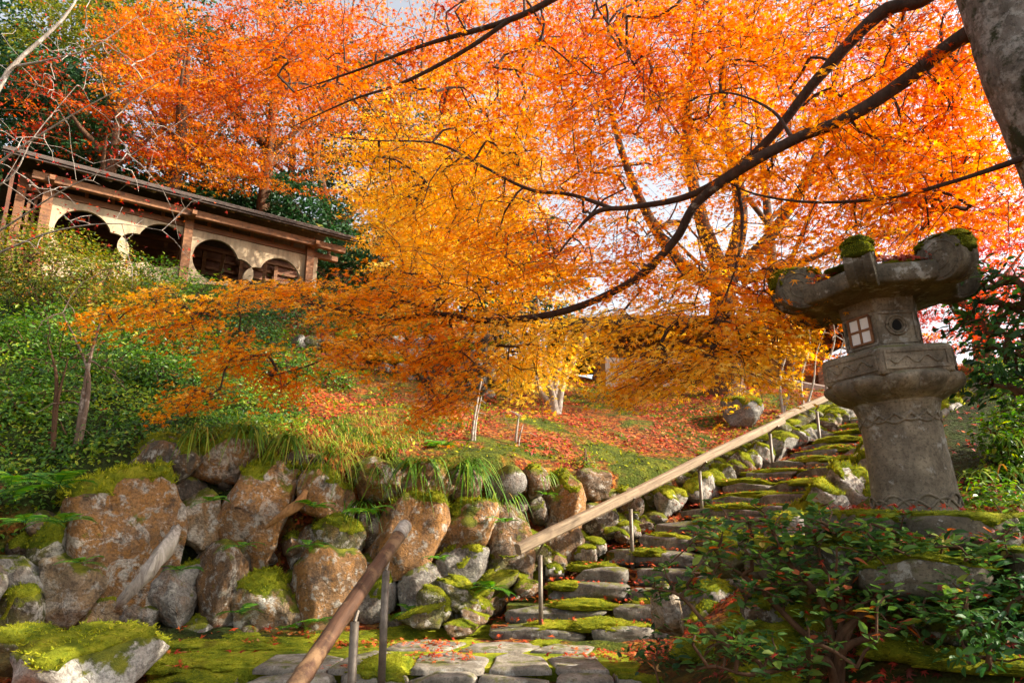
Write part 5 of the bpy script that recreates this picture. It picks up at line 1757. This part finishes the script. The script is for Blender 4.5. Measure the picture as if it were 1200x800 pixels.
sh_px("evergreen_shrub", "dark shrub under the orange sprays left of the far wall", [(290, 400, 50, 36, 12.5), (240, 410, 50, 36, 12.5)], 2200, .075, M_DARK, .7)
sh_px("evergreen_shrub", "yellow-green bush on top of the far mossy wall", [(430, 375, 50, 18, 13.2), (500, 385, 40, 16, 13.2)], 1500, .07, M_OLIVE, .35)
sh_px("evergreen_shrub", "small dark evergreen bush right of the far wall behind the limb tip", [(570, 395, 26, 22, 13)], 700, .07, M_DARK, .6)
sh_px("evergreen_shrub", "green bush at the right foot of the far mossy wall", [(590, 440, 30, 30, 13), (555, 460, 26, 14, 12.4)], 1000, .065, M_GREEN, .5)
sh_px("evergreen_shrub", "round fresh-green cushion plant on the mossy slope", [(686, 541, 13, 9, 8.6)], 260, .03, M_GREEN, .7)
sh_px("evergreen_shrub", "low leafy bush behind the far wall below the golden maple", [(350, 360, 60, 20, 15.5), (440, 350, 60, 20, 16.5)], 1500, .09, M_DARK, .7)
sh_px("azalea_shrub", "tall yellowish azalea right in front of the gallery's left openings", [(75, 290, 40, 22, 13.5), (140, 312, 40, 22, 13.8)], 1100, .07, M_OLIVE, .48)
sh_px("evergreen_shrub", "mid-green bush in the middle of the left bank", [(260, 470, 46, 30, 9.4), (300, 480, 40, 20, 9.2)], 1300, .055, M_GREEN, .5)
sh_px("evergreen_shrub", "dark leafy bush behind the thin reddish stems", [(110, 480, 60, 36, 8.8), (60, 450, 50, 40, 9.2)], 1500, .06, M_GREEN, .33)
sh_px("evergreen_shrub", "broad dark bush under the gallery's right half", [(290, 365, 60, 26, 14.5), (350, 380, 50, 24, 14)], 1300, .085, M_DARK, .75)
sh_px("evergreen_shrub", "low green bush above the flat dark boulder", [(140, 520, 50, 20, 7.7), (90, 535, 40, 22, 7.5)], 1000, .05, M_GREEN, .5)
sh_px("evergreen_shrub", "green bush under the orange sprays right of the bank's middle", [(210, 400, 50, 34, 11.2), (160, 400, 40, 30, 11)], 1500, .065, M_GREEN, .48)
sh_px("evergreen_shrub", "leafy green shrub at the right edge behind the lantern pillar", [(1180, 520, 30, 40, 6.4), (1205, 480, 40, 40, 6.6)], 900, .06, M_GREEN, .5)
sh_px("evergreen_shrub", "low bright-leaved plant between the lantern pillar and the right edge", [(1165, 590, 30, 24, 5.4), (1195, 610, 26, 24, 5.2)], 620, .05, M_GREEN, .6)
sh_px("evergreen_shrub", "dark bush behind the right-hand edging stones", [(1190, 440, 40, 30, 8.6), (1150, 462, 24, 14, 9.4)], 800, .07, M_DARK, .8)
# slim pale trunks among the left shrubs
g = on_ground(82, 560, 5.8)
Yg = 7.4
bare_sapling("pale leaning double trunk rising out of the ferns at the left", [PL([(78, 570, Yg, .045), (90, 520, Yg, .036), (100, 450, Yg, .026), (108, 410, Yg, .016), (120, 370, Yg, .01)]), PL([(84, 560, Yg, .04), (96, 500, Yg, .035), (104, 440, Yg, .02), (85, 390, Yg, .008)])], 26, M_BROWNP, "slender_tree", 260, M_GREEN, "small tree", .3)
bare_sapling("thin reddish double stem left of the pale leaning trunk", [PL([(60, 560, Yg, .03), (64, 490, Yg, .025), (66, 440, Yg, .018), (56, 400, Yg, .006)]), PL([(62, 540, Yg, .02), (68, 470, Yg, .014), (80, 420, Yg, .006)])], 18, M_BROWN, "slender_tree", 200, M_GREEN, "small tree", .26)

# glossy camellia at the right edge, off-frame lobes added to shade lantern and shrub
blobs = [(*P(1165, 350, 4.6), .30, .22), (*P(1160, 405, 4.5), .28, .16), (*P(1180, 450, 4.4), .26, .14), (*P(1230, 380, 4.3), .5, .5), (4.3, 3.6, 3.0, .8, .7), (4.7, 2.8, 3.2, .8, .7), (4.9, 3.9, 3.4, .7, .7)]
shrub("camellia_tree", "glossy dark-leaved camellia reaching in at the right edge beside the lantern", (4.4, 3.0, .9), blobs, 7500, .062, M_DARK, .75, cat="tree", sr=.012, bunch=6, vj=.28)
# dark-leaved shrub in front of the lantern
bx = P(978, 792, 3.95)
gz = float(ground_z(bx[0], bx[1]))
base = np.array([bx[0], bx[1], gz])
rt = thing("rhododendron_shrub", "dark-leaved shrub with bare spreading stems in the lower right foreground", "shrub", base)
stem = MB()
ends = []
sk = []
for pl in [[(975, 770, 3.95), (935, 735, 4.05), (890, 690, 4.1), (858, 665, 4.15), (830, 650, 4.2)], [(978, 760, 3.95), (960, 700, 4.0), (925, 660, 4.1), (905, 620, 4.2), (895, 600, 4.25)], [(982, 755, 3.9), (1010, 720, 3.9), (1060, 690, 3.85), (1110, 670, 3.8), (1150, 660, 3.8)],
           [(985, 750, 3.95), (985, 700, 4.0), (960, 650, 4.1), (975, 600, 4.2)], [(975, 775, 3.9), (900, 775, 3.9), (850, 755, 3.95), (800, 700, 4.0), (770, 690, 4.0)], [(990, 750, 3.9), (1020, 700, 3.95), (1030, 650, 4.0), (1060, 630, 4.05)],
           [(985, 765, 3.85), (1040, 740, 3.7), (1090, 720, 3.65), (1130, 715, 3.6)], [(970, 775, 3.8), (930, 780, 3.7), (880, 790, 3.6), (840, 780, 3.6)]]:
    q = np.array([base - [0, 0, .1]] + [P(*t) for t in pl])
    q = spline(q, 22)
    rad = np.linspace(.026, .005, 22)
    stem.tube(q - base, rad, 8)
    sk.append(q[5:])
    ends.append(q[-1])
sk = np.concatenate(sk)
tg = []
for px, py, rx, ry, y0, y1, n in [(840, 640, 55, 30, 3.9, 4.4, 13), (900, 615, 50, 24, 4.0, 4.4, 14), (970, 630, 60, 30, 3.9, 4.4, 20), (1050, 640, 60, 30, 3.7, 4.2, 30), (1130, 650, 60, 30, 3.5, 4.1, 26), (790, 690, 36, 26, 3.9, 4.2, 7), (900, 680, 70, 30, 3.8, 4.2, 22), (1020, 700, 70, 30, 3.6, 4.1, 26), (1110, 720, 60, 30, 3.4, 3.9, 22), (850, 760, 50, 26, 3.5, 3.9, 13), (1170, 620, 30, 20, 3.9, 4.3, 9), (930, 770, 60, 20, 3.5, 3.8, 10)]:
    n = int(n * 1.9)
    a = rng.normal(size=(n, 2)) * .6
    tg.append(PA(px + a[:, 0] * rx, py + a[:, 1] * ry, U(y0, y1, n)))
tg = np.concatenate(tg)
network(stem, sk - base, tg - base, r0=.0032, sides=5)
stem.build("stems", M_BROWN, rt, True)
fo = MB()
kk = 8
pos = np.repeat(tg, kk, 0)
a = np.tile(np.arange(kk) * 2.4, len(tg)) + np.repeat(U(0, 6, len(tg)), kk)
fwd = np.stack([np.cos(a), np.sin(a), U(-.3, .5, len(a))], 1)
pos = pos + rng.normal(size=pos.shape) * .022
leaves(fo, OVATE, pos + fwd * .012 - base, np.stack([-fwd[:, 0] * .3, -fwd[:, 1] * .3, np.ones(len(a))], 1) + rng.normal(size=(len(a), 3)) * .3, fwd, U(.03, .085, len(a)), np.clip(rng.normal(.5, .27, len(a)), 0, 1))
fo.build("foliage", M_RHODO, rt)["kind"] = "stuff"
sh_px("evergreen_shrub", "small round-stemmed shrub in the bottom right corner", [(1160, 745, 40, 30, 3.4), (1190, 700, 30, 30, 3.5)], 420, .05, M_DARK, .75, sr=.007)
sh_px("evergreen_shrub", "leafy dark sprig at the lower centre beside the steps", [(765, 770, 20, 26, 4.3)], 90, .05, M_DARK, .6, sr=.004)

# ------------------------------------------------------------------ ferns, grass
def frond_mesh(seed):
    r = np.random.default_rng(seed)
    mb = MB()
    n = 24
    t = np.linspace(.12, 1, n)
    ax = np.stack([t, np.zeros(n), .42 * t - .62 * t * t], 1)
    w = .26 * np.sin(np.clip(t * 1.05, 0, 1) * math.pi) ** .8 + .02
    q = np.vstack([[0, 0, 0], ax])
    mb.tube(q, np.linspace(.009, .003, n + 1), 4)
    for s in (-1, 1):
        b = ax
        tip = ax + np.stack([w * .45, s * w, -.10 * w - .02], 1)
        wd = np.stack([np.full(n, .013), np.zeros(n), np.full(n, .005)], 1)
        V = np.stack([b - wd, (b + tip) / 2 - wd * .9 + [0, 0, .012], tip, (b + tip) / 2 + wd * .9 + [0, 0, .012], b + wd], 1)
        F = np.array([[0, 1, 4], [1, 3, 4], [1, 2, 3]])
        mb.add(V.reshape(-1, 3), (F[None] + (np.arange(n) * 5)[:, None, None]).reshape(-1, 3), np.repeat(np.clip(r.normal(.55, .25, n), 0, 1), 5))
    return mb.mesh("frond", M_FERN)
FRONDS = [frond_mesh(s) for s in (1, 2, 3)]
def fern(label, px, py, Y, size, n, face=None):
    p = P(px, py, Y)
    t = thing("fern", label, "fern", p, group=None)
    for k in range(n):
        a = (k / n * 2 * math.pi + U(-.3, .3)) if face is None else face + (k / (n - 1) - .5) * 2.2 + U(-.15, .15)
        s = size * U(.75, 1.15)
        link("frond", FRONDS[k % 3], t, (0, 0, 0), (U(-.2, .2), U(-.45, .15), a), (s, s, s))
    return t
for px, py, Y, s, n, lab in [
        (68, 572, 6.5, .46, 9, "large bright fern over the biggest boulder at the left"), (18, 560, 6.3, .42, 8, "bright fern at the left edge above the grey stone"), (30, 612, 6.0, .32, 7, "darker fern below the left-edge fern"), (75, 612, 6.2, .28, 7, "low fern beside the biggest boulder's left side"),
        (245, 588, 6.7, .22, 6, "small fern in the joint above the second boulder row"), (212, 668, 6.5, .2, 6, "small fern sprouting between boulder and bleached root"), (282, 640, 6.75, .22, 6, "fern tucked beneath the tall orange boulder"), (280, 718, 6.7, .24, 6, "fern at the wall foot between two round boulders"),
        (368, 595, 7.0, .26, 6, "fern right of the split orange root"), (372, 728, 6.9, .26, 7, "fern at the wall foot left of the lower rail"), (360, 640, 6.95, .22, 6, "fern in the dark gap in the wall's middle"), (430, 600, 7.0, .3, 7, "dark strap fern above the streaked boulder"),
        (576, 690, 7.05, .3, 8, "fern at the wall foot beside the grey boulder"), (592, 612, 7.3, .2, 6, "small fern between the upper right boulders"), (516, 655, 7.0, .18, 5, "tiny fern left of the grey boulder"), (640, 580, 7.8, .18, 6, "tiny fern near the wall's right top"),
        (518, 522, 8.3, .32, 10, "upright fern in the grass on top of the wall"), (95, 660, 6.3, .2, 5, "little fern over the mossy left boulder"), (480, 716, 6.95, .18, 5, "little fern at the foot of the dark grey boulder"), (340, 735, 6.6, .16, 5, "tiny fern on the mossy landing edge")]:
    fern(lab, px, py, Y, s, n)

def blades(mb, pos, dirs, L, w, val, droop=1.1, seg=5):
    n = len(pos)
    t = np.linspace(0, 1, seg + 1)
    d = norm(dirs)
    L = np.broadcast_to(np.asarray(L, float), (n,))
    h = d * np.array([1, 1, 0])
    p = pos[:, None] + d[:, None] * (L[:, None] * t)[..., None]
    p[..., 2] -= droop * L[:, None] * t ** 2
    s = norm(np.cross(d, np.array([0, 0, 1.0])) + 1e-4)
    ww = w * (np.sin(np.clip(t + .25, 0, 1) * math.pi * .5) * (1 - t ** 2.5) + .04)
    a = p - s[:, None] * ww[None, :, None]
    b = p + s[:, None] * ww[None, :, None]
    V = np.stack([a, b], 2).reshape(-1, 3)
    k = np.arange(seg)
    F = np.stack([2 * k, 2 * k + 1, 2 * k + 3, 2 * k + 2], 1)
    F = (F[None] + (np.arange(n) * 2 * (seg + 1))[:, None, None]).reshape(-1, 4)
    mb.add(V, F, np.repeat(np.clip(val, 0, 1), 2 * (seg + 1)))
def grass_clump(label, px, py, Y, n, L, w=.008, val=.5, hang=(-.0, -.6), droop=1.2, cat="grass"):
    p = P(px, py, Y)
    mb = MB()
    a = U(0, 2 * math.pi, n)
    d = np.stack([np.cos(a) * .8 + hang[0], np.sin(a) * .6 + hang[1], U(.5, 1.3, n)], 1)
    blades(mb, rng.normal(size=(n, 3)) * np.array([.07, .05, .015]), d, L * U(.6, 1.15, n), w, val + rng.normal(size=n) * .2, droop)
    o = mb.build("grass_clump", M_GRASS)
    o.location = p
    return tag(o, label, cat, "grass clumps on top of the wall")
for px, py, n, L, v, lab in [
        (235, 508, 60, .45, .55, "leftmost grass clump on the wall above the orange-lit stone"), (290, 505, 80, .5, .5, "dense grass clump above the tall orange boulder"), (340, 515, 80, .55, .55, "grass clump hanging over the split root"), (395, 535, 70, .6, .6, "grass clump with dry orange tips over the dark gap"),
        (440, 548, 60, .55, .45, "grass clump above the streaked boulder"), (492, 545, 80, .62, .42, "long-bladed drooping grass clump left of the fresh green one"), (545, 548, 90, .68, .48, "fresh green long-bladed clump drooping over the wall's middle"), (420, 590, 40, .5, .3, "dark hanging grass clump low in the wall"),
        (590, 580, 26, .4, .55, "sparse grass blades hanging beside the upper grey stone"), (635, 556, 24, .3, .6, "short grass tuft near the wall's right end")]:
    grass_clump(lab, px, py, wall_Y(px) + .38, n, L, .010 if n > 70 else .008, v)
for px, py, n, L, lab in [(1165, 585, 90, .42, "arching grass clump right of the lantern pillar"), (1195, 540, 80, .45, "grass clump at the right edge below the camellia"), (1150, 540, 60, .35, "yellowish grass clump against the white edging stone right of the lantern"), (1185, 500, 60, .35, "upper grass clump beside the right-hand edging stones")]:
    q = on_ground(px, py + 20, 4.9)
    grass_clump(lab, px, py + 18, min(q[1], 6.2), n, L, .012, .5, (0, -.3), .9)
# carpet of grass on the wall top
n = 5200
px = U(190, 560, n)
Yq = wall_Y(px) + .5 + U(0, 1, n) ** 1.6 * 1.9
X = (px - 600) / 800 * Yq * 1.02
dens = fbm(np.stack([X * 1.1, Yq * 1.1, X * 0], 1), 3, 21)
ok = dens > -.12
X, Yq = X[ok], Yq[ok]
n = len(X)
mb = MB()
a = U(0, 6.28, n)
blades(mb, np.stack([X, Yq, ground_z(X, Yq) - .01], 1), np.stack([np.cos(a) * .6, np.sin(a) * .5 - .3, U(.6, 1.4, n)], 1), U(.12, .36, n), .006, .56 + .35 * dens[ok] + rng.normal(size=n) * .24, 1.0, 4)
o = mb.build("grass", M_GRASS)
tag(o, "long arching grass carpeting the top of the boulder wall", "grass", kind="stuff")

# ------------------------------------------------------------------ ground cover and fallen leaves
def in_any(x, y, z):
    return (z > 0)
n = 26000
X, Y = U(-6.5, 8.5, n), 5.2 + 11.5 * U(0, 1, n) ** 1.3
d = fbm(np.stack([X * .9, Y * .9, X * 0], 1), 4, 33)
ok = (d > -.03) & ~in_poly(X, Y, stair_poly) & in_poly(X, Y, upper_poly)
X, Y, d = X[ok], Y[ok], d[ok]
n = len(X)
mb = MB()
p = np.stack([X, Y, ground_z(X, Y) + U(0, .05, n)], 1)
leaves(mb, DIAMOND, p, np.array([0, 0, 1.0]) + rng.normal(size=(n, 3)) * .5, rand_dir(n), U(.03, .07, n), np.clip(.28 + .7 * d + rng.normal(size=n) * .2, 0, 1))
tag(mb.build("ground_cover", M_MOSSBLADE), "low mossy green ground cover on the slope", "ground cover", kind="stuff")

n = 30000
Y = 6.3 + 7.0 * U(0, 1, n) ** 1.4
X = -Y * U(.30, 1.0, n)
ok = in_poly(X, Y, upper_poly)
X, Y = X[ok], Y[ok]
n = len(X)
d = fbm(np.stack([X * 1.3, Y * 1.3, X * 0], 1), 4, 63)
mb = MB()
p = np.stack([X, Y, ground_z(X, Y) + U(0, .22, n) * (d + .6)], 1)
leaves(mb, OVATE, p, np.array([0, -.3, 1.0]) + rng.normal(size=(n, 3)) * .5, rand_dir(n), U(.03, .07, n), np.clip(.45 + d + rng.normal(size=n) * .2, 0, 1))
tag(mb.build("undergrowth", M_GREEN), "low leafy green undergrowth covering the left bank", "undergrowth", kind="stuff")

mb = MB()
n = 64000
X, Y = U(-8, 11, n), 5.0 + 12.0 * U(0, 1, n) ** 1.15
d = fbm(np.stack([X * 1.1 + 40, Y * 1.1, X * 0], 1), 4, 44)
ok = (d > -.09 + .10 * (Y < 7.0)) & ~((X > .9) & (Y < 6.3) & (rng.random(n) > .25)) & ~((X / Y > .50) & (Y < 10) & (rng.random(n) > .12)) & ~((X / Y < -.34) & (Y > 7.0) & (rng.random(n) > .10)) & ~in_poly(X, Y, stair_poly) & ~((np.abs(X + .8) < 2.2) & (Y < 6.9) & (rng.random(n) > .10))
X, Y, d = X[ok], Y[ok], d[ok]
n = len(X)
p = np.stack([X, Y, ground_z(X, Y) + .012 + U(0, .02, n)], 1)
leaves(mb, MAPLE3, p, ground_n(X, Y) + rng.normal(size=(n, 3)) * .35, rand_dir(n), U(.03, .05, n), np.clip(.32 + .55 * d + rng.normal(size=n) * .24, 0, 1))
n = 4200
X, Y = U(.8, 4.2, n), U(3.1, 6.3, n)
d = fbm(np.stack([X * 1.5 + 40, Y * 1.5, X * 0], 1), 3, 45)
ok = d > .14
X, Y = X[ok], Y[ok]
n = len(X)
p = np.stack([X, Y, ground_z(X, Y) + .015 + U(0, .02, n)], 1)
leaves(mb, MAPLE5, p, ground_n(X, Y) + rng.normal(size=(n, 3)) * .35, rand_dir(n), U(.03, .045, n), np.clip(rng.normal(.30, .2, n), 0, 1))
n = 2600
X, Y = U(-5.2, -2.6, n), U(4.2, 6.2, n)
p = np.stack([X, Y, ground_z(X, Y) + .015 + U(0, .02, n)], 1)
leaves(mb, MAPLE5, p, ground_n(X, Y) + rng.normal(size=(n, 3)) * .35, rand_dir(n), U(.03, .045, n), np.clip(rng.normal(.62, .2, n), 0, 1))
for (a, b, nn, z) in STEP_TOPS:
    m = 110
    t = rng.random(m)
    q = a + (b - a) * t[:, None] + nn * U(-.02, .5, m)[:, None]
    p = np.c_[q, z + U(.012, .05, m)]
    leaves(mb, MAPLE5, p, np.array([0, 0, 1.0]) + rng.normal(size=(m, 3)) * .4, rand_dir(m), U(.025, .04, m), np.clip(rng.normal(.55, .2, m), 0, 1))
m = 2600
q = np.c_[U(-3.2, 1.3, m), U(5.45, 6.9, m), U(.04, .07, m)]
q = q[fbm(q * np.array([1.6, 2.2, 0]), 3, 91) + .12 * q[:, 0] > .12]
m = len(q)
leaves(mb, MAPLE5, q, np.array([0, 0, 1.0]) + rng.normal(size=(m, 3)) * .35, rand_dir(m), U(.025, .04, m), np.clip(rng.normal(.6, .2, m), 0, 1))
tag(mb.build("fallen_leaves", M_FALLEN), "red and orange maple leaves fallen over slope, steps and landing", "fallen leaves", kind="stuff")
# leaves caught on the lantern's roof and plinth
mb = MB()
Ml = Matrix.LocRotScale(lantern.location, lantern.rotation_euler, lantern.scale)
pts, nn_ = [], []
for _ in range(700):
    k = rng.integers(6)
    nf, tf = face_frame(k)
    r = U(.30, .56)
    s = U(-.5, .5) * r * .9
    zl = np.interp(r * 1.1, [.13, .28, .42, .56, .655], [RZ + .34, RZ + .30, RZ + .255, RZ + .21, RZ + .18])
    q = nf * r + tf * s + np.array([0, 0, zl + U(.01, .06)])
    pts.append(Ml @ Vector(q))
    nn_.append(nf * .7 + np.array([0, 0, 1]))
for _ in range(420):
    a_, r = U(0, 6.28), U(.34, 1.05)
    pts.append(Vector((LB[0] + r * math.cos(a_), LB[1] + r * math.sin(a_), LB[2] - (.0 if r < .62 else .14) + U(.02, .06))))
    nn_.append(np.array([0, 0, 1.0]))
pts, nn_ = np.array([v[:] for v in pts]), np.array(nn_)
m = len(pts)
ct = tg[rng.integers(0, len(tg), 170)] + rng.normal(size=(170, 3)) * np.array([.05, .05, .015]) + np.array([0, 0, .03])
pts, nn_ = np.vstack([pts, ct]), np.vstack([nn_, np.tile([0, 0, 1.0], (170, 1))])
m = len(pts)
leaves(mb, MAPLE5, pts, nn_ + rng.normal(size=(m, 3)) * .4, rand_dir(m), U(.024, .036, m), np.clip(rng.normal(.32, .14, m), 0, 1))
tag(mb.build("caught_leaves", M_FALLEN), "dark red leaves caught on the lantern's roof, its plinth and the shrub in front", "fallen leaves", kind="stuff")
